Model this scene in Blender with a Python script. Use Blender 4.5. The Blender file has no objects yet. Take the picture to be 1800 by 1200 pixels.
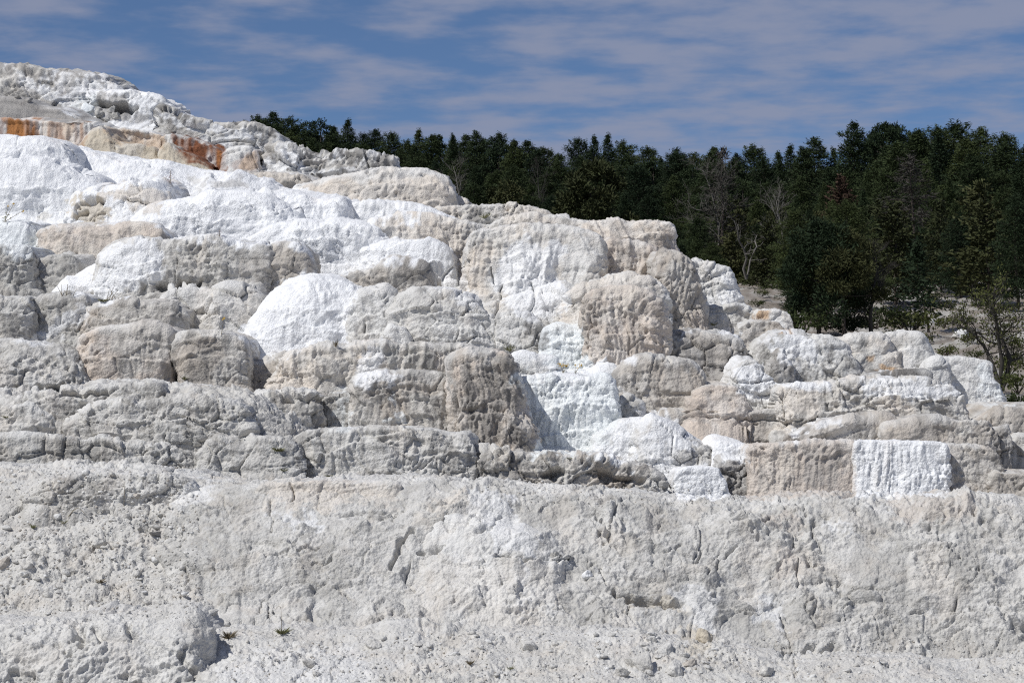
import bpy, math, random
import numpy as np
from mathutils import Vector

C = bpy.context.scene.collection
SC = bpy.context.scene
rad = math.radians
F = 4060.0                 # focal length in pixels of the 1800 px wide photograph
EYE = 1.7
PITCH = math.atan(300.0 / F)
cp, sp = math.cos(PITCH), math.sin(PITCH)

# ------------------------------------------------------------------ camera
cam = bpy.data.cameras.new("camera")
cam.sensor_width = 36.0
cam.lens = 36.0 * F / 1800.0
cam.clip_start = 0.5
cam.clip_end = 6000
cam_ob = bpy.data.objects.new("camera", cam)
cam_ob.location = (0, 0, EYE)
cam_ob.rotation_euler = (math.pi / 2 + PITCH, 0, 0)
C.objects.link(cam_ob)
SC.camera = cam_ob

# ------------------------------------------------------------------ light
SUN_EL, SUN_AZ = 49.0, -126.0     # azimuth measured from +Y (view direction) clockwise; negative = left
sd = Vector((math.sin(rad(SUN_AZ)) * math.cos(rad(SUN_EL)),
             math.cos(rad(SUN_AZ)) * math.cos(rad(SUN_EL)), math.sin(rad(SUN_EL))))
sun = bpy.data.lights.new("sun", 'SUN')
sun.energy = 3.8
sun.angle = rad(0.5)
sun.color = (1.0, 0.98, 0.945)
sun_ob = bpy.data.objects.new("sun", sun)
sun_ob.rotation_euler = sd.to_track_quat('Z', 'Y').to_euler()
sun_ob.location = (-30, -10, 60)
C.objects.link(sun_ob)

W = bpy.data.worlds.new("World")
SC.world = W
W.use_nodes = True
nt = W.node_tree
nt.nodes.clear()
def N(tree, typ, **kw):
    n = tree.nodes.new(typ)
    for k, v in kw.items():
        setattr(n, k, v)
    return n
def mathn(tree, op, a, b=None, clamp=False):
    n = tree.nodes.new('ShaderNodeMath'); n.operation = op; n.use_clamp = clamp
    for i, v in enumerate((a, b)):
        if v is None: continue
        if isinstance(v, (int, float)): n.inputs[i].default_value = v
        else: tree.links.new(v, n.inputs[i])
    return n.outputs[0]
def mixc(tree, fac, a, b, blend='MIX'):
    n = tree.nodes.new('ShaderNodeMix'); n.data_type = 'RGBA'; n.blend_type = blend
    for i, v in ((0, fac), (6, a), (7, b)):
        if isinstance(v, (int, float)): n.inputs[i].default_value = v
        elif isinstance(v, tuple): n.inputs[i].default_value = (*v, 1)
        else: tree.links.new(v, n.inputs[i])
    return n.outputs[2]
sky = N(nt, 'ShaderNodeTexSky', sky_type='NISHITA', sun_disc=False)
sky.sun_elevation = rad(SUN_EL)
sky.sun_rotation = rad(SUN_AZ)
sky.altitude = 2000
sky.air_density = 1.0
sky.dust_density = 0.15
sky.ozone_density = 3.0
tc = N(nt, 'ShaderNodeTexCoord')
sep = N(nt, 'ShaderNodeSeparateXYZ')
nt.links.new(tc.outputs['Generated'], sep.inputs[0])
zz = mathn(nt, 'ADD', mathn(nt, 'MAXIMUM', sep.outputs[2], 0.0), 0.045)
comb = N(nt, 'ShaderNodeCombineXYZ')
nt.links.new(mathn(nt, 'DIVIDE', sep.outputs[0], zz), comb.inputs[0])
nt.links.new(mathn(nt, 'DIVIDE', sep.outputs[1], zz), comb.inputs[1])
def cloudn(scale, off, detail, rough, stretch):
    mp = N(nt, 'ShaderNodeMapping')
    mp.inputs['Location'].default_value = off
    mp.inputs['Scale'].default_value = stretch
    mp.inputs['Rotation'].default_value = (0, 0, rad(4))
    nt.links.new(comb.outputs[0], mp.inputs[0])
    no = N(nt, 'ShaderNodeTexNoise')
    no.inputs['Scale'].default_value = scale
    no.inputs['Detail'].default_value = detail
    no.inputs['Roughness'].default_value = rough
    no.inputs['Distortion'].default_value = 0.0
    nt.links.new(mp.outputs[0], no.inputs[0])
    return no.outputs[0]
n1 = cloudn(4.4, (3.1, 1.7, 0.0), 5.0, 0.52, (1.3, 1.25, 1.0))
n2 = cloudn(1.3, (7.3, 0.4, 2.0), 2.0, 0.5, (1.0, 0.7, 1.0))
cl = mathn(nt, 'ADD', mathn(nt, 'MULTIPLY', n1, 0.65), mathn(nt, 'MULTIPLY', n2, 0.35))
cr = N(nt, 'ShaderNodeMapRange', interpolation_type='SMOOTHSTEP')
cr.inputs['From Min'].default_value = 0.37
cr.inputs['From Max'].default_value = 0.61
nt.links.new(cl, cr.inputs['Value'])
cov = mathn(nt, 'MULTIPLY', cr.outputs[0], 0.82)
deep = mixc(nt, 1.0, sky.outputs[0], (0.55, 0.61, 0.71), 'MULTIPLY')
skyc = mixc(nt, cov, deep, (2.7, 2.98, 4.05))
bg = N(nt, 'ShaderNodeBackground')
bg.inputs['Strength'].default_value = 0.10
nt.links.new(skyc, bg.inputs['Color'])
wo = N(nt, 'ShaderNodeOutputWorld')
nt.links.new(bg.outputs[0], wo.inputs[0])

SC.cycles.use_denoising = False
SC.cycles.pixel_filter_type = 'BLACKMAN_HARRIS'
SC.cycles.filter_width = 1.15
SC.view_settings.view_transform = 'Standard'
SC.view_settings.look = 'None'
SC.view_settings.exposure = 0.0
SC.view_settings.gamma = 1.0
SC.view_settings.use_curve_mapping = False

# ------------------------------------------------------------------ helpers
def world(px, py, Y):
    """point at ground distance Y whose picture position in the photograph is (px, py)"""
    px, py, Y = np.broadcast_arrays(np.asarray(px, float), np.asarray(py, float), np.asarray(Y, float))
    dx = (px - 900) / F
    dy = (600 - py) / F
    s = Y / (cp - sp * dy)
    return np.stack([dx * s, Y, EYE + (sp + cp * dy) * s], -1)

def pts(s):
    return np.array([[float(v) for v in p.split(',')] for p in s.split()])

rng = np.random.RandomState(7)
PERM = np.tile(rng.permutation(256).astype(np.int32), 2)
G3 = np.array([(1,1,0),(-1,1,0),(1,-1,0),(-1,-1,0),(1,0,1),(-1,0,1),(1,0,-1),(-1,0,-1),
               (0,1,1),(0,-1,1),(0,1,-1),(0,-1,-1),(1,1,0),(-1,1,0),(0,-1,1),(0,-1,-1)], np.float32)
RAND = rng.rand(256).astype(np.float32)
J3 = rng.rand(256, 3).astype(np.float32)

def _chunks(fn, p, *a):
    out = [fn(p[i:i + 60000], *a) for i in range(0, len(p), 60000)]
    if isinstance(out[0], tuple):
        return tuple(np.concatenate(x) for x in zip(*out))
    return np.concatenate(out)

def _perlin(p):
    i = np.floor(p); f = (p - i).astype(np.float32)
    i = i.astype(np.int32) & 255
    u = f * f * f * (f * (f * 6 - 15) + 10)
    x0, y0, z0 = i[:, 0], i[:, 1], i[:, 2]
    x1 = (x0 + 1) & 255; y1 = (y0 + 1) & 255; z1 = (z0 + 1) & 255
    r = None
    res = {}
    for cx, X in ((0, x0), (1, x1)):
        hx = PERM[X]
        for cy, Yv in ((0, y0), (1, y1)):
            hy = PERM[hx + Yv]
            for cz, Z in ((0, z0), (1, z1)):
                g = G3[PERM[hy + Z] & 15]
                res[cx, cy, cz] = g[:, 0] * (f[:, 0] - cx) + g[:, 1] * (f[:, 1] - cy) + g[:, 2] * (f[:, 2] - cz)
    a = res[0,0,0] + u[:, 0] * (res[1,0,0] - res[0,0,0])
    b = res[0,1,0] + u[:, 0] * (res[1,1,0] - res[0,1,0])
    c = res[0,0,1] + u[:, 0] * (res[1,0,1] - res[0,0,1])
    d = res[0,1,1] + u[:, 0] * (res[1,1,1] - res[0,1,1])
    e = a + u[:, 1] * (b - a); g = c + u[:, 1] * (d - c)
    return e + u[:, 2] * (g - e)

def perlin(p, s=1.0, off=0.0):
    if np.isscalar(s): s = (s, s, s)
    q = np.asarray(p, np.float32) * np.array(s, np.float32) + np.float32(off)
    return _chunks(_perlin, q)

def _worley(p):
    b = np.floor(p - 0.5)
    d1 = np.full(len(p), 9.0, np.float32); d2 = d1.copy(); idv = np.zeros(len(p), np.float32)
    for a in (0, 1):
        for c in (0, 1):
            for e in (0, 1):
                ce = b + np.array((a, c, e), np.float32)
                ci = ce.astype(np.int32) & 255
                h = PERM[PERM[PERM[ci[:, 0]] + ci[:, 1]] + ci[:, 2]]
                q = ce + 0.15 + 0.7 * J3[h] - p
                d = np.sqrt((q * q).sum(1))
                near = d < d1
                d2 = np.where(near, d1, np.minimum(d2, d))
                idv = np.where(near, RAND[h], idv)
                d1 = np.where(near, d, d1)
    return d1, d2, idv

def worley(p, s=1.0, off=0.0):
    if np.isscalar(s): s = (s, s, s)
    q = np.asarray(p, np.float32) * np.array(s, np.float32) + np.float32(off)
    return _chunks(_worley, q)

def smooth(a, b, x):
    t = np.clip((x - a) / (b - a), 0, 1)
    return t * t * (3 - 2 * t)

def resample(P, n):
    """smooth curve (Catmull-Rom) through P, n points evenly spaced along it"""
    P = np.asarray(P, float)
    Q = np.vstack([2 * P[0] - P[1], P, 2 * P[-1] - P[-2]])
    out = []
    for i in range(1, len(Q) - 2):
        t = np.linspace(0, 1, 24, endpoint=False)[:, None]
        a, b, c, d = Q[i - 1], Q[i], Q[i + 1], Q[i + 2]
        m1 = (c - a) * 0.35; m2 = (d - b) * 0.35
        t2 = t * t; t3 = t2 * t
        out.append((2*t3 - 3*t2 + 1) * b + (t3 - 2*t2 + t) * m1 + (-2*t3 + 3*t2) * c + (t3 - t2) * m2)
    out.append(P[-1:])
    X = np.vstack(out)
    L = np.r_[0, np.cumsum(np.hypot(*np.diff(X, axis=0).T))]
    q = np.linspace(0, L[-1], n)
    return np.stack([np.interp(q, L, X[:, 0]), np.interp(q, L, X[:, 1])], 1), L[-1]

_HY = np.array([-200, 60, 120, 180, 240, 300, 400, 500, 600, 700, 800, 870, 1000, 1100, 1200, 1300, 1700.])
_HD = np.array([110, 80, 72, 64, 58, 50, 42, 37, 33, 30.5, 28.5, 27, 24, 21.5, 18.5, 16, 9.])
def yhill(py):
    return np.interp(py, _HY, _HD)

def make_mesh(name, V, faces, mat, col=None, smooth_=True, origin=None):
    V = np.asarray(V, np.float32)
    faces = np.asarray(faces, np.int32)
    me = bpy.data.meshes.new(name)
    k = faces.shape[1]
    me.vertices.add(len(V)); me.loops.add(faces.size); me.polygons.add(len(faces))
    if origin is not None:
        V = V - np.asarray(origin, np.float32)
    me.vertices.foreach_set('co', V.ravel())
    me.loops.foreach_set('vertex_index', faces.ravel())
    me.polygons.foreach_set('loop_start', np.arange(0, faces.size, k, dtype=np.int32))
    if smooth_:
        me.polygons.foreach_set('use_smooth', np.ones(len(faces), bool))
    if col is not None:
        at = me.attributes.new('albedo', 'FLOAT_COLOR', 'POINT')
        at.data.foreach_set('color', np.c_[col, np.ones(len(col))].astype(np.float32).ravel())
    me.materials.append(mat)
    me.update(calc_edges=True)
    return me

def link(name, me, parent=None, loc=None):
    o = bpy.data.objects.new(name, me)
    C.objects.link(o)
    if loc is not None: o.location = loc
    if parent is not None: o.parent = parent
    return o

def tag(o, label=None, cat=None, group=None, kind=None):
    for k, v in (('label', label), ('category', cat), ('group', group), ('kind', kind)):
        if v: o[k] = v
    return o

# ------------------------------------------------------------------ materials
def rock_material():
    m = bpy.data.materials.new("travertine")
    m.use_nodes = True
    t = m.node_tree
    b = t.nodes['Principled BSDF']
    b.inputs['Roughness'].default_value = 0.92
    b.inputs['Specular IOR Level'].default_value = 0.25
    at = N(t, 'ShaderNodeAttribute', attribute_name='albedo')
    geo = N(t, 'ShaderNodeNewGeometry')
    def noise(scale, detail=4, rough=0.6):
        n = N(t, 'ShaderNodeTexNoise')
        n.inputs['Scale'].default_value = scale
        n.inputs['Detail'].default_value = detail
        n.inputs['Roughness'].default_value = rough
        t.links.new(geo.outputs['Position'], n.inputs['Vector'])
        return n.outputs[0]
    a = noise(9, 6, 0.7); c = noise(40, 4, 0.8)
    s = mathn(t, 'ADD', mathn(t, 'MULTIPLY', a, 0.50), mathn(t, 'MULTIPLY', c, 0.45))
    s = mathn(t, 'ADD', s, 0.53)
    v = mixc(t, 1.0, at.outputs['Color'], (1, 1, 1), 'MULTIPLY')
    vm = N(t, 'ShaderNodeVectorMath', operation='SCALE')
    t.links.new(v, vm.inputs[0]); t.links.new(s, vm.inputs['Scale'])
    t.links.new(vm.outputs[0], b.inputs['Base Color'])
    vo = N(t, 'ShaderNodeTexVoronoi')
    vo.inputs['Scale'].default_value = 34
    t.links.new(geo.outputs['Position'], vo.inputs['Vector'])
    h = mathn(t, 'ADD', mathn(t, 'MULTIPLY', vo.outputs['Distance'], -0.6), mathn(t, 'MULTIPLY', noise(60, 5, 0.65), 0.9))
    bu = N(t, 'ShaderNodeBump')
    bu.inputs['Strength'].default_value = 0.6
    bu.inputs['Distance'].default_value = 0.03
    t.links.new(h, bu.inputs['Height'])
    t.links.new(bu.outputs[0], b.inputs['Normal'])
    return m
M_ROCK = rock_material()

def plain_material(name, col, rough=0.85, var=0.25, scale=3.0, rand=0.0, col2=None, translucent=0.0):
    m = bpy.data.materials.new(name)
    m.use_nodes = True
    t = m.node_tree
    b = t.nodes['Principled BSDF']
    b.inputs['Roughness'].default_value = rough
    b.inputs['Specular IOR Level'].default_value = 0.2
    geo = N(t, 'ShaderNodeNewGeometry')
    n = N(t, 'ShaderNodeTexNoise')
    n.inputs['Scale'].default_value = scale
    n.inputs['Detail'].default_value = 5
    t.links.new(geo.outputs['Position'], n.inputs['Vector'])
    s = mathn(t, 'ADD', mathn(t, 'MULTIPLY', mathn(t, 'SUBTRACT', n.outputs[0], 0.5), var * 4), 1.0)
    if rand:
        oi = N(t, 'ShaderNodeObjectInfo')
        s = mathn(t, 'MULTIPLY', s, mathn(t, 'ADD', mathn(t, 'MULTIPLY', oi.outputs['Random'], rand), 1 - rand / 2))
    c = col
    if col2:
        if rand:
            c = mixc(t, mathn(t, 'MULTIPLY', oi.outputs['Random'], 1.0), col, col2)
        else:
            c = mixc(t, n.outputs[0], col, col2)
    else:
        rgb = N(t, 'ShaderNodeRGB'); rgb.outputs[0].default_value = (*col, 1); c = rgb.outputs[0]
    vm = N(t, 'ShaderNodeVectorMath', operation='SCALE')
    t.links.new(c, vm.inputs[0]); t.links.new(s, vm.inputs['Scale'])
    t.links.new(vm.outputs[0], b.inputs['Base Color'])
    return m
# ------------------------------------------------------------------ travertine colours (albedo)
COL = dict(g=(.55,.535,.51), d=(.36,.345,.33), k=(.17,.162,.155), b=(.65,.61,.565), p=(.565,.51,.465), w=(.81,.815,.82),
           o=(.68,.675,.665), i=(.765,.79,.79), c=(.53,.48,.40), r=(.39,.175,.065), u=(.21,.085,.045), n=(.445,.418,.388),
           l=(.575,.564,.545), y=(.54,.37,.225), m=(.445,.435,.415))
COL = {k: np.array(v, np.float32) * np.array((1.02, 1.0, .96) if k in 'bpcn' else (1.005, 1.0, .98) if k not in 'wi' else (1, 1, 1), np.float32) for k, v in COL.items()}
COL['x'] = np.array((.225, .195, .165), np.float32)

# patches of another colour on the stone; some paint the far hollow's shade: (colour, soft edge, strength, streaked, outline)
PATCH = [
 ('w', 8, .95, 0, "-80,238 30,238 110,252 140,262 200,272 280,284 345,296 400,303 450,320 490,332 560,340 615,362 640,385 700,372 770,384 640,402 640,418 690,432 780,440 805,470 790,486 740,478 640,470 560,470 545,452 470,440 400,432 300,428 280,408 220,392 120,392 60,400 50,440 -80,440"),
 ('i', 10, .7, 0, "-80,395 60,396 80,450 -80,445"),
 ('c', 5, .8, 0, "130,362 150,350 185,352 192,384 168,392 132,390"),
 ('b', 6, .8, 0, "178,330 216,326 222,350 190,348"),
 ('b', 6, .8, 0, "222,335 260,328 290,345 294,362 250,376 224,352"),
 ('l', 6, .7, 0, "330,318 352,312 372,322 350,332 332,330"),
 ('d', 4, .6, 0, "366,330 420,322 436,332 376,338"),
 ('g', 6, .7, 0, "50,382 84,380 80,400 52,398"),
 ('w', 8, .9, 0, "175,452 196,436 282,432 292,455 275,500 215,522 140,520 110,510 140,492 178,480"),
 ('w', 6, .97, 0, "424,606 430,585 446,556 470,522 505,500 548,484 606,492 618,520 612,545 600,560 612,580 608,604 560,606 500,622 440,622"),
 ('w', 8, .6, 0, "32,606 50,590 110,560 150,535 160,545 110,585 60,612"),
 ('w', 6, .9, 0, "640,420 690,430 770,436 800,460 790,482 760,482 700,468 640,455 600,440"),
 ('w', 8, .6, 0, "752,488 800,480 835,515 842,545 800,520"),
 ('w', 9, .8, 0, "884,420 930,416 948,430 990,435 1000,452 980,480 1000,520 970,556 930,552 900,540 880,530 868,480"),
 ('o', 8, .7, 0, "1000,440 1012,410 1040,420 1046,480 1000,512"),
 ('w', 6, .7, 0, "640,620 672,612 682,640 664,668 628,678 622,650"),
 ('w', 6, .75, 0, "632,660 700,658 705,680 640,690"),
 ('i', 5, .95, 0, "958,580 980,572 1022,578 1030,606 1040,640 1034,660 962,650"),
 ('w', 5, .9, 0, "905,650 920,665 990,655 1060,650 1090,680 1085,692 960,672 912,668"),
 ('i', 6, .85, 0, "912,668 1080,670 1090,710 1086,745 1060,780 1048,806 940,806 950,770 925,700"),
 ('w', 6, .9, 0, "1048,800 1060,770 1085,742 1112,740 1116,770 1120,812 1060,815"),
 ('w', 6, .75, 0, "1122,722 1150,728 1230,770 1215,800 1160,790 1150,760 1125,750"),
 ('w', 4, .95, 0, "1256,776 1314,778 1314,812 1275,812 1262,795"),
 ('w', 4, .95, 0, "1188,824 1230,820 1266,824 1278,850 1282,880 1188,880"),
 ('w', 3, .9, 1, "1503,776 1665,780 1672,880 1505,880"),
 ('p', 3, .7, 1, "1316,778 1502,778 1504,880 1316,880"),
 ('b', 6, .5, 0, "1345,790 1385,790 1385,870 1340,870"),
 ('d', 5, .5, 1, "1400,782 1475,780 1478,840 1440,860 1410,840"),
 ('k', 3, .55, 1, "1462,782 1475,782 1480,830 1468,820"),
 ('y', 4, .8, 0, "1328,548 1352,546 1354,559 1330,560"),
 ('y', 4, .8, 0, "1376,578 1405,580 1400,585 1376,583"),
 ('y', 4, .7, 0, "1524,630 1538,628 1540,640 1526,642"),
 ('y', 3, .85, 0, "1542,642 1568,650 1568,658 1546,657"),
 ('w', 7, .75, 0, "1345,590 1400,584 1430,592 1442,630 1420,650 1390,630 1365,612 1345,605"),
 ('w', 4, .9, 0, "1375,676 1462,676 1460,690 1380,688"),
 ('w', 5, .8, 0, "1490,682 1540,668 1600,668 1680,684 1690,700 1640,700 1560,690"),
 ('w', 5, .8, 0, "1285,650 1308,630 1332,640 1345,690 1335,712 1300,690"),
 ('w', 5, .7, 0, "1385,755 1400,745 1420,760 1400,770"),
 ('w', 4, .7, 0, "1430,748 1480,742 1478,752 1432,756"),
 ('w', 5, .7, 0, "1190,590 1212,584 1210,596 1196,600"),
 ('w', 5, .8, 0, "1270,570 1308,562 1308,582 1280,582"),
 ('w', 4, .7, 0, "1090,640 1124,636 1122,648 1096,650"),
 ('i', 5, .7, 0, "1710,640 1745,636 1756,680 1770,712 1730,700"),
 ('m', 6, .8, 1, "676,612 800,612 800,664 684,664"),
 ('k', 6, .45, 1, "724,612 775,612 770,662 740,664"),
 ('k', 8, .4, 1, "800,660 850,650 860,780 820,760"),
 ('k', 6, .5, 1, "868,618 900,626 912,680 890,700 870,670"),
 ('k', 8, .4, 1, "890,740 925,720 945,790 900,790"),
 ('k', 5, .5, 1, "600,690 690,690 690,705 600,704"),
 ('i', 6, .6, 1, "582,690 606,690 610,760 586,768"),
 ('i', 5, .6, 1, "686,696 706,730 716,756 698,752"),
 ('k', 6, .6, 1, "932,558 958,574 962,624 940,620 930,590"),
 ('k', 6, .55, 1, "706,474 745,478 757,504 720,506"),
 ('k', 8, .40, 1, "380,430 470,440 480,470 470,510 440,500 400,470"),
 ('w', 6, .4, 0, "300,880 330,850 368,840 372,880 320,905"),
 ('w', 8, .6, 0, "480,905 560,900 560,925 520,935"),
 ('w', 8, .5, 0, "812,874 900,876 905,930 950,960 945,985 870,975 850,930"),
 ('w', 10, .5, 0, "920,990 930,1060 916,1080 905,1020"),
 ('b', 8, .6, 0, "755,880 815,872 805,905 770,915"),
 ('b', 9, .22, 0, "740,980 1000,1000 985,1070 900,1115 800,1080 740,1040"),
 ('b', 6, .6, 0, "470,850 600,845 620,890 470,895"),
 ('b', 8, .5, 0, "640,850 700,850 700,880 640,890"),
 ('p', 8, .45, 0, "1560,880 1720,885 1715,920 1580,930"),
 ('p', 8, .4, 0, "1340,905 1400,910 1400,935 1350,930"),
 ('p', 8, .4, 0, "1370,980 1410,985 1400,1010 1365,1008"),
 ('c', 6, .55, 0, "1200,1105 1235,1108 1252,1140 1225,1160 1200,1145"),
 ('c', 6, .5, 0, "1100,1045 1190,1060 1200,1085 1150,1075 1100,1060"),
 ('w', 8, .5, 0, "1330,1050 1380,1048 1378,1110 1340,1100"),
 ('w', 8, .5, 0, "1455,925 1490,920 1495,945 1460,945"),
 ('w', 8, .4, 0, "1180,1040 1260,1040 1250,1120 1190,1080"),
 ('w', 9, .3, 0, "380,1150 640,1130 660,1200 380,1220"),
 ('o', 14, .25, 0, "-80,1090 200,1080 330,1090 300,1220 -80,1220"),
 # far upper slope
 ('w', 6, .7, 0, "24,138 56,138 64,156 30,150"),
 ('w', 6, .7, 0, "70,130 140,150 160,170 140,190 110,200 80,170"),
 ('w', 5, .7, 0, "200,156 280,172 292,192 240,176 196,172"),
 ('i', 5, .7, 0, "136,180 168,180 162,210 136,196"),
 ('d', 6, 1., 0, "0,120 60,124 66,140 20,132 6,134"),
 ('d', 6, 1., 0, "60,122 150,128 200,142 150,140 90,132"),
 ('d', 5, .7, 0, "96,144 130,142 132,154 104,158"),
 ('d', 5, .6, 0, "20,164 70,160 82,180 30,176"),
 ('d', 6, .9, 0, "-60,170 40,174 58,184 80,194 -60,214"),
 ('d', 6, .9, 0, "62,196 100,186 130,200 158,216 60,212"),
 ('d', 5, .75, 0, "156,166 226,178 234,206 180,208 160,192"),  # dark grey stone, also painting in the shade of the overhang hollow
 ('k', 4, .5, 0, "160,172 182,176 184,190 164,184"), ('k', 4, .5, 0, "186,188 226,190 226,200 190,202"),  # near-black patches paint the deepest shade inside the hollow
 ('d', 6, .5, 0, "470,262 560,276 640,288 690,296 690,302 560,290 470,276"), ('w', 5, .6, 0, "480,276 560,296 640,300 640,308 520,306 470,290"),
 ('d', 5, .6, 0, "226,190 300,214 340,228 330,236 270,216 226,200"), ('w', 5, .7, 0, "300,196 360,214 430,236 470,258 400,244 330,222"),
 ('r', 4, 1.2, 1, "4,212 66,212 72,252 10,246"),
 ('r', 4, .6, 1, "66,214 76,214 78,254 70,252"),
 ('u', 3, .7, 1, "-10,212 9,212 9,244 -10,242"),
 ('u', 3, .45, 1, "40,214 62,214 62,250 50,246"),
 ('y', 4, .45, 1, "72,212 150,214 150,266 120,264 72,258"),
 ('y', 4, .5, 1, "180,222 240,230 290,240 290,268 230,256 180,250"), ('u', 4, .45, 1, "84,214 110,214 112,262 90,258"), ('u', 4, .4, 1, "128,214 150,216 150,264 132,262"),
 ('u', 4, 1.3, 1, "300,234 330,240 396,262 400,306 340,290 306,262"),
 ('r', 4, .75, 1, "362,262 394,268 392,298 376,290"),
 ('u', 4, .35, 0, "420,278 452,266 456,300 448,306 418,300 404,292"),
 ('y', 4, .5, 0, "424,282 446,270 452,300 424,300"),
]
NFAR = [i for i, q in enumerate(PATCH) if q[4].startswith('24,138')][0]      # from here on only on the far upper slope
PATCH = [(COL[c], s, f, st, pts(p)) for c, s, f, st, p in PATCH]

# open cracks: (width px, depth, line)
CRACK = [pts(s) for s in (
 "130,385 135,370 150,358 168,353 188,354|167,390 170,382 188,378|226,354 240,360 262,362|776,496 784,478 795,466|884,500 878,535 868,560|"
 "934,500 940,525 938,540 930,555|862,470 868,500|512,850 516,865 512,885|300,640 306,600|478,460 480,480 474,500|40,700 48,690 70,684 105,680|"
 "110,690 150,694|285,515 305,506 345,504|380,508 376,530 362,560|1166,640 1172,632 1180,640|1268,650 1280,635 1284,625|1130,742 1170,732 1230,724 1260,726|"
 "1240,735 1290,738 1330,745|1060,816 1062,800|848,835 846,815 838,790|1372,1080 1378,1110 1388,1140 1400,1170 1398,1190|1430,1085 1434,1060 1426,1050|"
 "1075,1040 1100,1052 1150,1062 1195,1064|740,975 760,968 778,966|875,985 905,992 960,992 1000,985|840,945 858,938|730,1040 716,1020 722,990|690,1085 686,1100|"
 "330,1005 334,1020 328,1040|1680,1060 1676,1080|1720,1170 1765,1176|470,990 500,975 560,965|1755,940 1780,944|1530,1040 1560,1035|600,905 640,903 700,904|"
 "1300,735 1400,742 1410,738|640,585 642,570|682,586 686,600|870,610 860,585 850,570|540,700 600,694|820,460 816,500 808,520|1040,560 1036,600").split('|')]

# hollows and undercuts: (half height px, depth, line)
CAVE = [(w, d, pts(p)) for w, d, p in [
 (5, .20, "1078,1044 1105,1052 1140,1062 1195,1068"), (4, .16, "738,980 758,972 782,966"), (9, .22, "962,832 982,830"), (6, .18, "1062,838 1090,842 1130,850"),
 (4, .16, "150,352 168,354 185,358"), (4, .14, "132,384 150,372"), (5, .18, "280,506 310,506 350,504"), (4, .12, "885,985 960,990 1000,986"),
 (5, .16, "1275,822 1290,838"), (7, .3, "160,182 185,186 230,196"), (5, .14, "20,690 60,684 105,682"), (4, .12, "110,692 150,696 190,690"), (5, .15, "500,700 540,700 560,704"),
 (4, .12, "250,938 290,936"), (8, .16, "136,1102 146,1132"), (6, .14, "172,1106 176,1124"), (7, .16, "226,1104 234,1120"), (8, .14, "20,1180 60,1196"), (7, .14, "320,1150 340,1190"), (4, .10, "1420,985 1435,1000"), (4, .12, "690,1000 705,960 725,940"), (4, .10, "1060,920 1070,950"), (5, .13, "1376,1150 1420,1150 1470,1146")]]

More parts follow.
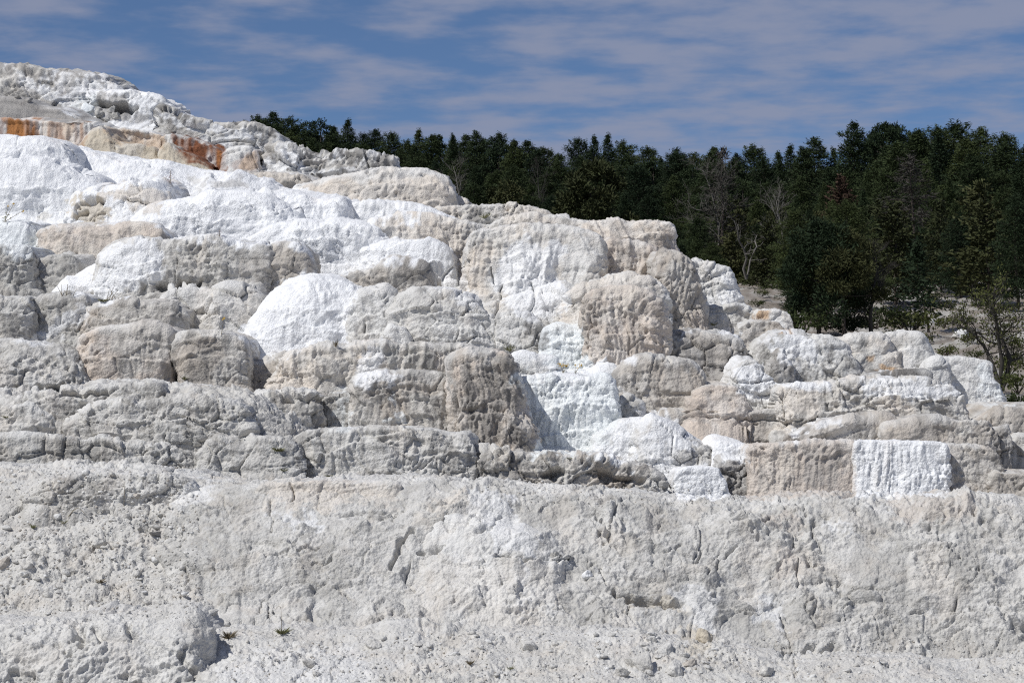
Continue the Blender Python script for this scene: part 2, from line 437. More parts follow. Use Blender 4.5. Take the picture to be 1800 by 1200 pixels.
# lips of small shelves: the stone under the line stands proud of the stone above (depth, fade px, line)
STEPS = [(a, w, pts(p)) for a, w, p in [
 (.10, 45, "715,852 800,870 905,872"), (.14, 45, "1000,1012 1040,1004 1120,1003 1200,1010 1290,1030"), (.13, 60, "1370,1064 1420,1048 1500,1050 1565,1062"),
 (.12, 50, "1510,965 1600,968 1700,968 1900,966"), (.11, 40, "1180,935 1250,930 1330,940 1400,958"), (.12, 40, "1050,908 1120,900 1150,916"), (.11, 40, "555,990 640,967 725,950"),
 (.10, 30, "330,1000 420,985 505,975"), (.12, 30, "150,1064 250,1055 320,1060 348,1077"), (.07, 14, "165,1048 250,1042 325,1050"), (.07, 14, "200,1034 300,1031 340,1040"),
 (.10, 30, "30,882 120,868 190,872"), (.09, 25, "150,932 260,915 335,905"), (.09, 30, "10,962 120,950 210,940"), (.14, 40, "700,942 740,925 800,915 860,926"), (.12, 40, "860,985 905,992 960,988 1005,985"),
 (.10, 40, "1480,1112 1560,1105 1650,1120"), (.10, 40, "1590,1012 1680,1005 1770,1020"), (.10, 30, "640,1102 760,1112 890,1118"), (.07, 25, "890,1152 1000,1140 1090,1148"), (.07, 25, "1370,1182 1480,1172 1590,1180"),
 (.10, 30, "900,905 980,898 1040,906"), (.09, 30, "1300,1085 1345,1075 1380,1090"), (.09, 30, "1640,1085 1720,1078 1800,1090"), (.09, 35, "400,925 480,915 560,925"), (.09, 30, "380,1040 470,1028 560,1034"), (.09, 30, "560,1070 650,1060 720,1066"),
 (.13, 25, "230,462 300,458 360,464 425,472"), (.10, 25, "195,492 280,485 355,495"), (.13, 25, "145,627 210,622 250,625 304,632"), (.11, 25, "320,632 370,626 430,632"),
 (.10, 20, "715,562 780,556 845,570"), (.10, 20, "715,592 790,580 855,592"), (.10, 25, "835,452 880,445 940,450"), (.10, 30, "880,500 950,494 1010,502"), (.10, 30, "1056,482 1110,476 1156,482"), (.11, 30, "1035,592 1100,585 1160,590"),
 (.09, 20, "520,634 720,630 795,634"), (.12, 25, "630,702 700,692 790,700"), (.12, 25, "795,682 850,672 905,684"), (.12, 25, "795,737 860,728 935,738"), (.13, 25, "535,792 620,782 705,788"), (.11, 25, "700,802 770,796 830,804"), (.13, 20, "425,742 480,732 555,736"),
 (.13, 20, "1375,705 1460,700 1560,700 1690,712"), (.10, 18, "1385,728 1480,722 1580,728 1695,732"), (.11, 20, "1105,702 1180,694 1246,700"), (.11, 20, "1110,727 1200,722 1310,720"), (.10, 18, "1345,642 1400,632 1470,640"),
 (.10, 18, "1490,630 1530,625 1575,634"), (.10, 18, "1560,625 1600,620 1640,632"), (.12, 20, "640,440 720,434 810,442"), (.12, 20, "660,470 720,464 780,474"), (.10, 18, "1090,410 1130,406 1178,412"),
 (.10, 18, "-60,480 20,470 66,478"), (.10, 18, "60,490 100,484 138,490"), (.10, 18, "-60,560 10,552 60,560"), (.12, 20, "150,560 220,554 318,562"), (.11, 20, "370,545 410,538 455,545"), (.11, 18, "600,560 650,552 698,560"), (.10, 18, "610,590 650,584 690,590"),
 (.10, 20, "930,720 1000,712 1085,722"), (.10, 20, "935,765 1000,760 1080,768"), (.09, 15, "960,610 995,604 1032,610"), (.12, 18, "20,712 120,702 270,708"), (.10, 18, "-60,750 20,744 90,752"), (.12, 18, "130,742 250,735 430,742"), (.10, 18, "140,765 280,760 430,766"),
 (.12, 25, "-60,300 60,296 120,305 165,318"), (.12, 20, "245,397 330,385 425,388"), (.10, 20, "290,367 380,360 455,366"), (.11, 20, "455,372 520,365 610,372"), (.11, 20, "435,442 520,430 610,432"), (.10, 20, "495,417 570,410 650,416"),
 (.10, 20, "455,562 520,550 600,556"), (.10, 20, "430,592 520,580 610,585"), (.10, 20, "190,332 300,325 405,335"), (.11, 20, "-60,347 80,340 165,350"), (.11, 20, "135,302 220,296 310,310"), (.11, 20, "340,312 420,315 490,335"), (.10, 18, "-60,270 40,266 110,278"),
 (.10, 18, "560,335 640,326 780,332"), (.10, 18, "560,365 680,358 790,362"), (.10, 15, "90,425 170,418 280,424"), (.10, 15, "860,370 910,366 960,374")]]

_r = np.random.RandomState(77)
for _i in range(95):        # broken crust edges on the lower slope
    _x = 20 + 1780 * _r.rand(); _y = 885 + 225 * _r.rand(); _l = 35 + 120 * _r.rand() ** 1.5
    _t = np.linspace(0, 1, 5); _s = _r.randn() * .10
    STEPS.append((.045 + .06 * _r.rand(), 12 + 22 * _r.rand(), np.c_[_x + _l * _t, _y + _s * _l * _t + 5 * np.cumsum(_r.randn(5))]))
for _i in range(26):        # short cracks
    _x = 330 + 1470 * _r.rand(); _y = 890 + 210 * _r.rand(); _l = 18 + 40 * _r.rand(); _a = _r.rand() * 6.28
    CRACK.append(np.c_[_x + math.cos(_a) * _l * np.linspace(0, 1, 5) + 5 * np.cumsum(_r.randn(5)), _y + math.sin(_a) * _l * np.linspace(0, 1, 5) + 4 * np.cumsum(_r.randn(5))])

def seg_dist(px, py, P):
    d = np.full(px.shape, 1e9, np.float32)
    for (x0, y0), (x1, y1) in zip(P[:-1], P[1:]):
        vx, vy = x1 - x0, y1 - y0
        t = np.clip(((px - x0) * vx + (py - y0) * vy) / (vx * vx + vy * vy + 1e-9), 0, 1)
        d = np.minimum(d, np.hypot(px - x0 - t * vx, py - y0 - t * vy))
    return d

def inside(px, py, P):
    r = np.zeros(px.shape, bool)
    j = len(P) - 1
    for i in range(len(P)):
        xi, yi = P[i]; xj, yj = P[j]
        if yi != yj:
            r ^= ((yi > py) != (yj > py)) & (px < (xj - xi) * (py - yi) / (yj - yi) + xi)
        j = i
    return r

def paint(col, px, py, Pw, k):
    """blend the colour patches into col; outlines are frayed by noise"""
    w1 = perlin(Pw, 3.2 / k, 11.3); w2 = perlin(Pw, 3.2 / k, 47.7); w3 = perlin(Pw, 11 / k, 5.1); w4 = perlin(Pw, 11 / k, 81.)
    w5 = perlin(Pw, 31 / k, 6.1); w6 = perlin(Pw, 31 / k, 82.)
    X = px + 26 * w1 + 16 * w3 + 7 * w5; Y = py + 26 * w2 + 16 * w4 + 7 * w6
    stk = perlin(Pw, (7.0 / k, 7.0 / k, 0.8 / k), 23.) * 1.3 + perlin(Pw, (19.0 / k, 19.0 / k, 1.6 / k), 3.) * .8
    ero = perlin(Pw, 7.0 / k, 61.) + .6 * perlin(Pw, 20.0 / k, 13.)
    far = Pw[:, 1].mean() > 54.5
    for ip, (c, soft, f, st, P) in enumerate(PATCH):
        if (ip >= NFAR) != far and not (far and ip == 0 and False): continue
        fr = .25 if soft <= 4 else .8
        lo = P.min(0) - soft - 30; hi = P.max(0) + soft + 30
        ix = np.nonzero((px > lo[0]) & (px < hi[0]) & (py > lo[1]) & (py < hi[1]))[0]
        if not len(ix): continue
        x = px[ix] + (X[ix] - px[ix]) * fr; y = py[ix] + (Y[ix] - py[ix]) * fr
        d = seg_dist(x, y, np.vstack([P, P[:1]]))
        soft = soft * .75
        d = np.where(inside(x, y, P), d, -d) + ero[ix] * 11 * fr
        a = smooth(-soft, soft, d) * f
        if st: a = a * np.clip(0.85 + (1.0 if f <= 1 else .55) * stk[ix], 0.05, 1.15)
        a = np.clip(a, 0, 1)[:, None]
        col[ix] = col[ix] * (1 - a) + c * a
    return col

GRIDSTEP = 2.03
PEND = []
ZC = 8
ZB = np.full((1500 // ZC + 40, 2400 // ZC + 40), 1e9)   # nearest stone seen through each small cell of the view
NV = [0]

def rock_detail(P, n, px, py, k, rg, fl, popc, blk, stra, crack=True, lump=1.0, ter=0.):
    """carve the stone: swelling, blocks, flutes, knobs"""
    Q = P / k
    act = (.28 + .85 * smooth(-.22, .30, perlin(Q, .62, 96.) + .5 * perlin(Q, 1.9, 97.))).astype(np.float32)
    wz = np.stack([perlin(Q, 1.3, o) for o in (1.7, 9.2, 33.3)], -1)
    Qw = Q + 0.25 * wz
    steep = np.clip(1.15 - np.abs(n[:, 2]), 0, 1)
    d = lump * (0.07 * perlin(Q, 0.9, 4.4) + 0.028 * perlin(Qw, 2.3, 8.8))
    if blk:
        f1, f2, idv = worley(Qw, (1.9, 1.9, 2.8), 2.0)
        d += blk * (0.07 * (idv - 0.5) - 0.05 * smooth(-.2, .2, perlin(Q, 2.1, 57.)) * (1 - smooth(0.0, 0.055, f2 - f1)))
        f1, f2, idv = worley(Qw, (4.7, 4.7, 5.6), 6.0)
        msk = smooth(-.1, .2, perlin(Q, 0.8, 51.))
        d += blk * msk * (0.036 * (idv - 0.5) - 0.024 * (1 - smooth(0.0, 0.08, f2 - f1)))
    if fl:
        d += fl * steep * (0.022 * perlin(Qw, (12., 12., 1.6), 27.) + .022 * perlin(Qw, (24., 24., 2.6), 28.))
        d += fl * steep * 0.06 * perlin(Qw, (1.7, 1.7, .25), 24.)
        w = perlin(Qw, (3.4, 3.4, 0.55), 14.)
        d += fl * steep * (0.040 * (0.5 - np.abs(w) * 2.2) + 0.020 * perlin(Qw, (9., 9., 0.9), 17.))
    if ter:
        for fz, am, o in ((2.3, .075, 0.), (5.2, .032, 40.)):
            sv = Q[:, 2] * fz + .55 * perlin(Q, (.8, .8, .5), 21. + o) * (fz / 2.3) + .22 * perlin(Q, 2.6, 22. + o)
            fr = sv - np.floor(sv)
            saw = .5 - fr + smooth(.80, .97, fr) + .25 * smooth(.5, .78, fr) * (1 - smooth(.80, .9, fr))
            d += ter * am * steep * saw * smooth(-.35, .15, perlin(Q, (.7, .7, 1.2), 25. + o))
    if stra:
        d += stra * 0.035 * perlin(Qw, (1.2, 1.2, 9.0), 19.)
    pm = 0.06 + 0.95 * smooth(-.12, .34, perlin(Q, 1.1, 29.) + .35 * perlin(Q, 3.3, 28.))
    f1, f2, _ = worley(Q + 0.05 * wz, (13.5, 13.5, 12.), 3.0)
    d += popc * pm * 0.024 * (0.55 - f1)
    f1, f2, _ = worley(Q, (31., 31., 27.), 7.0)
    d += popc * pm * 0.015 * (0.55 - f1)
    r1 = perlin(Qw, 5.5, 37.)
    d += rg * (0.016 * act * (1 - 2 * np.abs(r1) * 1.6) * smooth(-.3, .3, perlin(Q, 1.4, 66.)) + 0.008 * act * perlin(Q, 12.0, 41.) + 0.012 * (.4 + .6 * act) * perlin(Q, 27.0, 43.))
    rd = (.6 - 2.2 * np.abs(perlin(Qw, (2.4, 2.4, 3.4), 62.))) + .55 * (.6 - 2.2 * np.abs(perlin(Qw, (5.2, 5.2, 7.), 63.))) + .3 * (.6 - 2.2 * np.abs(perlin(Qw, (11., 11., 14.), 64.)))
    d += rg * .026 * act * rd * (.4 + .6 * smooth(-.3, .3, perlin(Q, .7, 65.)))
    pit = perlin(Qw, (8., 8., 11.), 83.) + .6 * perlin(Q, 19., 85.)
    d -= rg * 0.04 * act * smooth(.34, .62, pit) * smooth(-.05, .3, perlin(Q, 1.9, 87.))
    d *= k
    if crack:
        jx = px + 6 * perlin(Q, 7., 71.) ; jy = py + 6 * perlin(Q, 7., 73.)
        for L in CRACK:
            lo = L.min(0) - 8; hi = L.max(0) + 8
            ix = np.nonzero((px > lo[0]) & (px < hi[0]) & (py > lo[1]) & (py < hi[1]))[0]
            if len(ix) and ix.size:
                s = seg_dist(jx[ix], jy[ix], L)
                d[ix] -= 0.085 * k * np.exp(-(s / 1.5) ** 2)
        for wd, dpth, L in CAVE:
            lo = L.min(0) - 3 * wd; hi = L.max(0) + 3 * wd
            ix = np.nonzero((px > lo[0]) & (px < hi[0]) & (py > lo[1]) & (py < hi[1]))[0]
            if len(ix):
                s = seg_dist(px[ix] + 1.8 * (jx[ix] - px[ix]), py[ix] + 1.8 * (jy[ix] - py[ix]), L)
                d[ix] -= dpth * k * np.exp(-(s / wd) ** 4)
        lw = perlin(Q, (1.6, 1.6, .6), 101.); lx = perlin(Q, (5., 5., 2.), 103.) + .4 * perlin(Q, 15., 104.)
        for am, fade, L in STEPS:
            if py.mean() < 845: am = am * .75; fade = fade * 2.6
            x0, x1 = L[0, 0], L[-1, 0]
            ix = np.nonzero((px > x0 - 6) & (px < x1 + 6) & (py > L[:, 1].min() - 14) & (py < L[:, 1].max() + 3 * fade))[0]
            if len(ix):
                x = px[ix]; b = py[ix] + 16 * lw[ix] + 7 * lx[ix] - np.interp(x, L[:, 0], L[:, 1])
                d[ix] += am * k * smooth(-2.2, 1.2, b) * np.exp(-np.maximum(b, 0) / fade * 1.3) * smooth(0, .18, (x - x0) / (x1 - x0)) * smooth(0, .18, (x1 - x) / (x1 - x0))
    return d

def grid_normals(P):
    du = np.gradient(P, axis=1); dv = np.gradient(P, axis=0)
    n = np.cross(du, dv)
    l = np.linalg.norm(n, axis=2, keepdims=True)
    n = np.where(l > 1e-9, n / np.maximum(l, 1e-9), np.array([0, -0.5, 0.8]))
    if n[..., 1].mean() - n[..., 2].mean() > 0: n = -n
    return n

def grid_faces(nr, nc):
    a = (np.arange(nr - 1)[:, None] * nc + np.arange(nc - 1)[None]).ravel()
    return np.stack([a, a + 1, a + nc + 1, a + nc], 1)

def ledge(name, label, cat, rim, base, c='g', Y=None, dY=0, bu=.22, bt=.18, dp=.30, pn=2.6, vn=2.6, tread=2.2,
          rg=1.0, fl=.35, pop=1.0, blk=.6, stra=.3, st=.5, und=0.0, lump=1.0, ter=.7, mix=None, rimc=.5, step=1.0, kind=None, group=None, open_=''):
    R0, B0 = pts(rim), pts(base)
    R, lr = resample(R0, 400); B, lb = resample(B0, 400)
    Yb = (yhill(B[:, 1].mean()) if Y is None else Y) + dY
    pxm = Yb / F                                   # metres per pixel here
    dp *= .38 if cat in ('rock ledge', 'rock wall') else .43; bu *= .52; vn += 1.3; pn += .9
    Hpx = np.median(np.hypot(*(R - B).T)); H = Hpx * pxm
    Wm = max(lr, lb) * pxm
    k = float(np.clip(Yb / 32.0, .5, 2.6))
    bulge = bu * Wm
    # plan curve, sampled by its own length
    tt = np.sin(np.linspace(-math.pi / 2, math.pi / 2, 4001))
    off = bulge * (1 - np.maximum(1 - np.abs(tt) ** pn, 0) ** (1 / pn))
    if 'l' in open_: off = np.where(tt < 0, 0, off)
    if 'r' in open_: off = np.where(tt > 0, 0, off)
    ds = np.hypot(np.diff(tt) * Wm / 2, np.diff(off) * .6)
    um = (tt[1:] + 1) / 2 * 399
    xm = np.interp(um, np.arange(400), R[:, 0])
    ds = np.where((xm < -45) | (xm > 1845), ds * .2, ds)          # coarser beyond the picture's edges
    Ls = np.r_[0, np.cumsum(ds)]
    nu = int(np.clip(Ls[-1] / pxm / (GRIDSTEP * step), 8, 1100))
    q = np.linspace(0, Ls[-1], nu)
    t = np.interp(q, Ls, tt); o = np.interp(q, Ls, off)
    u = (t + 1) / 2 * 399
    Ru = np.stack([np.interp(u, np.arange(400), R[:, i]) for i in (0, 1)], 1)
    Bu = np.stack([np.interp(u, np.arange(400), B[:, i]) for i in (0, 1)], 1)
    # profile, sampled by its own length
    a = np.linspace(0, math.pi / 2, 2001)
    hh = np.sin(a) ** (2 / vn); dd = (1 - np.cos(a) ** (2 / vn))
    dpm = dp * H
    L2 = np.r_[0, np.cumsum(np.hypot(np.diff(hh) * H, np.diff(dd) * dpm * .5))]
    mx = np.max(np.hypot(*(Ru - Bu).T))
    nv = int(np.clip(L2[-1] / H * mx / (GRIDSTEP * step), 5, 700))
    q = np.linspace(0, L2[-1], nv)
    h = np.interp(q, L2, hh)[:, None]; d = np.interp(q, L2, dd)[:, None]
    PX = Bu[None, :, 0] * (1 - h) + Ru[None, :, 0] * h
    PY = Bu[None, :, 1] * (1 - h) + Ru[None, :, 1] * h
    YY = Yb + o[None] + bt * H * h + dpm * d + und * H * np.exp(-((h - .12) / .12) ** 2) - .16 * H * np.maximum(1 - h / .32, 0) ** 2.2
    P = world(PX, PY, YY)
    # skirt under the base
    sk = []
    for j in (2, 1):
        s = P[0].copy(); s[:, 2] -= .22 * k * j; s[:, 1] -= .03 * j; sk.append(s)
    # tread running back into the hill
    nt_ = 9
    rimp = P[-1]; e = (900 - Ru[:, 1]) / F
    sl = np.where(e > 0, e * .75, e * .3)
    y0 = Yb + bt * H + dpm
    tr = []
    for j in range(1, nt_ + 1):
        yj = y0 + tread * k * (j / nt_) ** 1.7
        s = rimp.copy()
        y2 = np.maximum(s[:, 1], yj)
        s[:, 2] += sl * (y2 - s[:, 1]); s[:, 1] = y2
        tr.append(s)
    P = np.concatenate([np.stack(sk), P, np.stack(tr)])
    PX = np.concatenate([PX[:1], PX[:1], PX] + [PX[-1:]] * nt_); PY = np.concatenate([PY[:1], PY[:1], PY] + [PY[-1:]] * nt_)
    # side walls running back
    def side(i, sg):
        out = []
        for j in range(4, 0, -1):
            s = P[:, i].copy(); b = tread * k * (j / 4) ** 1.5
            yb = np.minimum(s[:, 1] + b, np.maximum(y0 + tread * k, s[:, 1]))
            s[:, 0] += sg * .12 * (yb - s[:, 1]); s[:, 1] = yb
            out.append(s[:, None])
        return out
    le = side(0, 1); ri = side(-1, -1)[::-1]
    P = np.concatenate(le + [P] + ri, 1)
    PX = np.concatenate([PX[:, :1]] * 4 + [PX] + [PX[:, -1:]] * 4, 1); PY = np.concatenate([PY[:, :1]] * 4 + [PY] + [PY[:, -1:]] * 4, 1)
    nr, nc = P.shape[:2]
    ob = bpy.data.objects.new(name, bpy.data.meshes.new('empty'))
    C.objects.link(ob); tag(ob, label, cat, group, kind)
    ori = world(Bu[nu // 2, 0], Bu[nu // 2, 1], Yb)
    HH = np.concatenate([np.zeros((2, nu)), np.repeat(h, nu, 1), np.ones((nt_, nu))])
    HH = np.concatenate([np.repeat(HH[:, :1], 4, 1), HH, np.repeat(HH[:, -1:], 4, 1)], 1)
    q = P[2:2 + nv, 4:-4]
    ci = np.clip((PX[2:2 + nv, 4:-4] + 300) / ZC, 0, ZB.shape[1] - 1).astype(int); ri_ = np.clip((PY[2:2 + nv, 4:-4] + 60) / ZC, 0, ZB.shape[0] - 1).astype(int)
    np.minimum.at(ZB, (ri_.ravel(), ci.ravel()), q[..., 1].ravel())
    PEND.append((ob, P, PX, PY, HH, ori, k, dict(rg=rg, fl=fl, pop=pop, blk=blk, stra=stra, st=st, lump=lump, ter=ter, mix=mix, rimc=rimc, c=c)))
    return ob

def finish_ledges():
    # stone buried well behind nearer stone is left out
    Z = ZB.copy(); r = 3
    for ax in (0, 1):
        Z = np.max([np.roll(Z, s, ax) for s in range(-r, r + 1)], 0)
    for ob, P, PX, PY, HH, ori, k, o in PEND:
        carve(ob, P, PX, PY, HH, ori, k, Z, **o)

def carve(ob, P, PX, PY, HH, ori, k, Z, rg, fl, pop, blk, stra, st, lump, ter, mix, rimc, c):
    nr, nc = P.shape[:2]
    n = grid_normals(P)
    V = P.reshape(-1, 3); n = n.reshape(-1, 3); px = PX.ravel().astype(np.float32); py = PY.ravel().astype(np.float32)
    dd_ = np.linalg.norm(V - np.array([0, 0, EYE]), axis=1)
    fx = cp * V[:, 1] + sp * (V[:, 2] - EYE); sx_ = 900 + F * V[:, 0] / fx; sy_ = 600 - F * (cp * (V[:, 2] - EYE) - sp * V[:, 1]) / fx
    zc = Z[np.clip((sy_ + 60) / ZC, 0, Z.shape[0] - 1).astype(int), np.clip((sx_ + 300) / ZC, 0, Z.shape[1] - 1).astype(int)]
    keep = V[:, 1] < zc + .45
    Fc = grid_faces(nr, nc)
    Fc = Fc[keep[Fc].any(1)]
    if len(Fc) == 0: Fc = grid_faces(nr, nc)[:4]
    used = np.zeros(len(V), bool); used[Fc.ravel()] = True
    idx = np.cumsum(used) - 1; Fc = idx[Fc]
    V = V[used]; n = n[used]; px = px[used]; py = py[used]; HH = HH.ravel()[used]
    dsp = rock_detail(V, n, px, py, k, rg, fl, pop, blk, stra, lump=lump, ter=ter)
    dsp += .028 * k * (fl > 0) * smooth(.80, .90, HH) * (1 - smooth(.955, 1.0, HH)) * smooth(-.2, .2, perlin(V / k, 1.2, 95.))
    V2 = V + n * dsp[:, None]
    # albedo
    Q = V / k
    base_c = COL[c]
    col = np.repeat(base_c[None], len(V), 0).astype(np.float32)
    if mix:
        a_ = smooth(-.12, .22, perlin(Q, (1.1, 1.1, 1.3), 77.) + .5 * perlin(Q, 4., 15.))[:, None] * .75
        col = col * (1 - a_) + COL[mix] * a_
    a_ = (smooth(.0, .45, perlin(Q, (2.2, 2.2, 1.0), 91.) + .35 * perlin(Q, 7., 92.)) * .35)[:, None]
    col = col * (1 - a_) + col * np.array([1.04, .97, .90], np.float32) * a_
    a_ = (smooth(.05, .4, perlin(Q, 1.7, 55.) + .5 * perlin(Q, 9., 56.)) * .30)[:, None]
    col = col * (1 - a_) + COL['o'] * a_
    if st:
        s_ = perlin(Q, (6., 6., .8), 31.) + .7 * perlin(Q, (15., 15., 2.5), 32.) + .5 * perlin(Q, 1.3, 30.)
        s_ = s_ + .55 * perlin(Q, 30., 34.)
        a_ = (smooth(-.05, .42, s_) * .92 * st)[:, None]
        col = col * (1 - a_) + COL['k'] * a_
    if rimc:
        rm = smooth(.88, 1.0, HH + .10 * perlin(Q, 5., 44.) + .06 * perlin(Q, 16., 45.)) * smooth(-.35, .15, perlin(Q, 1.6, 46.))
        col = col + (COL['o'] * 1.05 - col) * (rm * rimc)[:, None] * (col.mean(1) < .72)[:, None]
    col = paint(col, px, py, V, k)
    name = ob.name
    old = ob.data
    ob.data = make_mesh(name, V2, Fc, M_ROCK, col, origin=ori)
    ob.location = ori
    bpy.data.meshes.remove(old)
    NV[0] += len(V)
# ------------------------------------------------------------------ ground surfaces
def sheet(name, xs, rows, Yf, dz, c, mix, kind, k, rg=1.0, pop=.7, blk=.4, amp=1.0, st=.3):
    X, R = np.meshgrid(xs, rows)
    Yv = Yf(X, R)
    P = world(X, R, Yv); P[..., 2] += dz
    n = grid_normals(P).reshape(-1, 3); V = P.reshape(-1, 3)
    px = X.ravel().astype(np.float32); py = R.ravel().astype(np.float32)
    d = rock_detail(V, n, px, py, k, rg, 0, pop, blk, .2, crack=False) * amp
    V2 = V + n * d[:, None]
    Q = V / k
    col = np.repeat(COL[c][None], len(V), 0).astype(np.float32)
    a = smooth(-.15, .3, perlin(Q, .9, 7.) + .5 * perlin(Q, 4., 17.))[:, None] * .7
    col = col * (1 - a) + COL[mix] * a
    me = make_mesh(name, V2, grid_faces(len(rows), len(xs)), M_ROCK, col)
    ob = link(name, me); tag(ob, kind=kind); NV[0] += len(V)
    return ob

SKYL = pts("-900,90 -300,100 0,138 130,152 210,180 290,210 330,228 420,240 500,275 690,312 790,345 830,380 960,402 1170,418 1190,470 1230,490 1300,560 1400,600 1610,605 1740,660 1775,730 1830,740 2300,800 2800,850")
def hill_rows():
    xs = np.arange(-700, 2600, 14.0)
    top = np.interp(xs, SKYL[:, 0], SKYL[:, 1])
    f = np.linspace(0, 1, 90)
    R = 1330 + (top[None] - 1330) * f[:, None]
    return xs, R
xs, Rr = hill_rows()
X = np.repeat(xs[None], len(Rr), 0)
Yv = np.interp(Rr, [60, 150, 215, 300, 340, 400, 500, 600, 800, 1330], [100, 90, 80, 66, 56, 45.5, 40, 35.4, 30.6, 18.5]) + 1.8 * smooth(1050, 1300, X)
P = world(X, Rr, Yv)
back = []
for j in range(1, 8):                       # the crest rolls over and falls away behind
    s = P[-1].copy(); s[:, 1] += 1.6 * j; s[:, 2] -= .12 * j * j
    back.append(s)
P = np.concatenate([P, np.stack(back)]); 
Xa = np.concatenate([X, np.repeat(X[-1:], 7, 0)]); Ra = np.concatenate([Rr, np.repeat(Rr[-1:], 7, 0)])
n = grid_normals(P).reshape(-1, 3); V = P.reshape(-1, 3)
pxf = Xa.ravel().astype(np.float32); pyf = Ra.ravel().astype(np.float32)
V2 = V + n * rock_detail(V, n, pxf, pyf, 1.2, 1, .2, 1, .8, .5, crack=False)[:, None]
colr = np.repeat(COL['l'][None], len(V), 0).astype(np.float32)
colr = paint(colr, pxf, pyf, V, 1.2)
hill = link('hillside', make_mesh('hillside', V2, grid_faces(*P.shape[:2]), M_ROCK, colr))
tag(hill, kind='structure')

_BY = np.array([290, 345, 415, 440, 470, 500, 600, 700, 780, 900.])
_BD = np.array([520, 420, 320, 235, 170, 125, 85, 60, 42, 30.])
def yback(py): return np.interp(py, _BY, _BD)
M_FOREST = plain_material('forest_soil', (.075, .07, .045), .95, .35, 1.2)
rows = np.arange(800, 288, -9.0)
xsb = np.arange(-700, 2600, 22.0)
# pale open ground in front of the wood
sheet('pale_ground', np.arange(1150, 2050, 3.6), np.arange(800, 486, -2.6), lambda X, R: yback(R), 0.0, 'x', 'm', 'structure', 2.0, pop=.6, blk=.7, amp=1.3)
X, R = np.meshgrid(xsb, rows)
P = world(X, R, yback(R)); P[..., 2] -= .9
P[..., 2] += .5 * perlin(P.reshape(-1, 3), .12).reshape(P.shape[:2])
me = make_mesh('forest_floor', P.reshape(-1, 3), grid_faces(*P.shape[:2]), M_FOREST)
tag(link('forest_floor', me), kind='structure')
gp = np.array([[-3000, -300, -4.5], [3000, -300, -4.5], [3000, 5000, -4.5], [-3000, 5000, -4.5]])
tag(link('ground', make_mesh('ground', gp, [[0, 1, 2, 3]], plain_material('pale_soil', (.42, .40, .37), .95, .15, .6))), kind='structure')

# ------------------------------------------------------------------ the terraces, far to near
WL, LG, MD, BW = 'white terrace', 'rock ledge', 'rock mound', 'rock wall'
L = ledge
# upper far slope
L('crest_mound', 'grey topped rounded crest at the very top of the pale slope against the sky', MD, "-430,106 0,114 70,119 130,127 180,134 212,153 230,172", "-430,200 0,205 100,212 180,214 250,222", 'g', Y=72, dp=.8, vn=2, st=.5, mix='w', rimc=0, bu=.1, open_='l', ter=.2)
L('white_lip', 'white rounded lip of rock jutting out below the grey crest against the sky', LG, "150,158 196,158 240,160 280,170 291,180 294,194", "150,222 220,226 292,230", 'w', Y=69, bu=.2, dp=.5, vn=2.2, st=.1, fl=.6)
L('rough_slope', 'rough pale grey slope falling right below the white lip', LG, "284,188 305,196 330,210 360,218 400,230 430,245 450,262", "250,250 330,258 455,276", 'g', Y=66, mix='w', rimc=0, st=.9, blk=1.5, rg=1.5, dp=.9, bu=.1)
L('far_ledge', 'long grey flat topped ledge on the skyline left of the dark wood', LG, "345,218 420,219 460,225 485,237 498,252 508,268", "350,262 430,262 505,272", 'g', Y=67, mix='w', rimc=0, st=.9, fl=.8, bu=.2, dp=.3)
L('broken_ledge', 'grey broken layered ledge on the skyline below the dark wood', LG, "470,262 510,254 540,262 600,270 640,274 664,277 688,287 696,300", "440,318 540,325 640,325 700,322", 'g', Y=58, mix='w', rimc=0, st=.9, blk=1.8, stra=2.2, rg=1.6, bu=.15, dp=.6)
L('dirt_slope', 'smooth dark grey dirt slope above the orange streaked lip', MD, "-430,168 0,173 46,178 70,190 110,190 150,208 175,222", "-430,232 60,232 180,236", 'd', Y=66, rg=.5, blk=0, pop=.3, dp=1.2, vn=1.8, bu=.06, open_='l', st=.2, ter=.2)
L('orange_lip', 'orange and white streaked drip curtain at the left edge below the dark dirt', LG, "-430,210 0,211 60,210 140,213 166,217 176,232", "-430,258 60,262 140,272 182,280", 'o', Y=60, fl=.9, ter=0, rimc=0, pop=.5, blk=.2, bu=.12, dp=.16, st=.15, open_='l')
L('white_drip_lip', 'white drip curtain ledge right of the tall cream cone', LG, "178,224 200,221 240,228 268,232 285,240 290,262", "175,272 240,278 292,288", 'o', Y=60, fl=.9, ter=0, rimc=0, pop=.5, blk=.2, bu=.2, dp=.2, st=.15)
L('rust_lip', 'rust red streaked drip ledge left of the pink white knob', LG, "284,240 300,236 330,242 372,256 396,270 404,292", "290,292 340,296 400,306", 'o', Y=59, fl=.9, ter=0, rimc=0, pop=.6, blk=.3, bu=.2, dp=.2, st=.2)
L('pink_knob', 'pink and white knob at the right end of the rust red drip ledge', LG, "388,272 400,262 430,262 450,268 456,282 457,304", "390,304 425,310 458,314", 'o', Y=58, fl=.7, bu=.3, dp=.4, st=.05)
L('cream_cone', 'tall cream coloured cone of crumbled stone under the orange lip', MD, "138,262 150,236 172,221 186,226 205,246 245,256 270,262 286,290", "130,278 210,290 292,300", 'c', Y=57.5, dp=1.6, vn=1.6, bu=.25, fl=.5, lump=.4, blk=0, pop=.4, rg=1.2, st=.1, ter=.2)
L('cream_cone', 'smaller cream coloured cone of crumbled stone under the rust red ledge', MD, "278,282 286,260 296,252 312,262 345,274 372,292", "272,298 320,306 378,312", 'c', Y=57, dp=1.6, vn=1.6, bu=.25, fl=.5, lump=.4, blk=0, pop=.4, rg=1.2, st=.1, ter=.2)
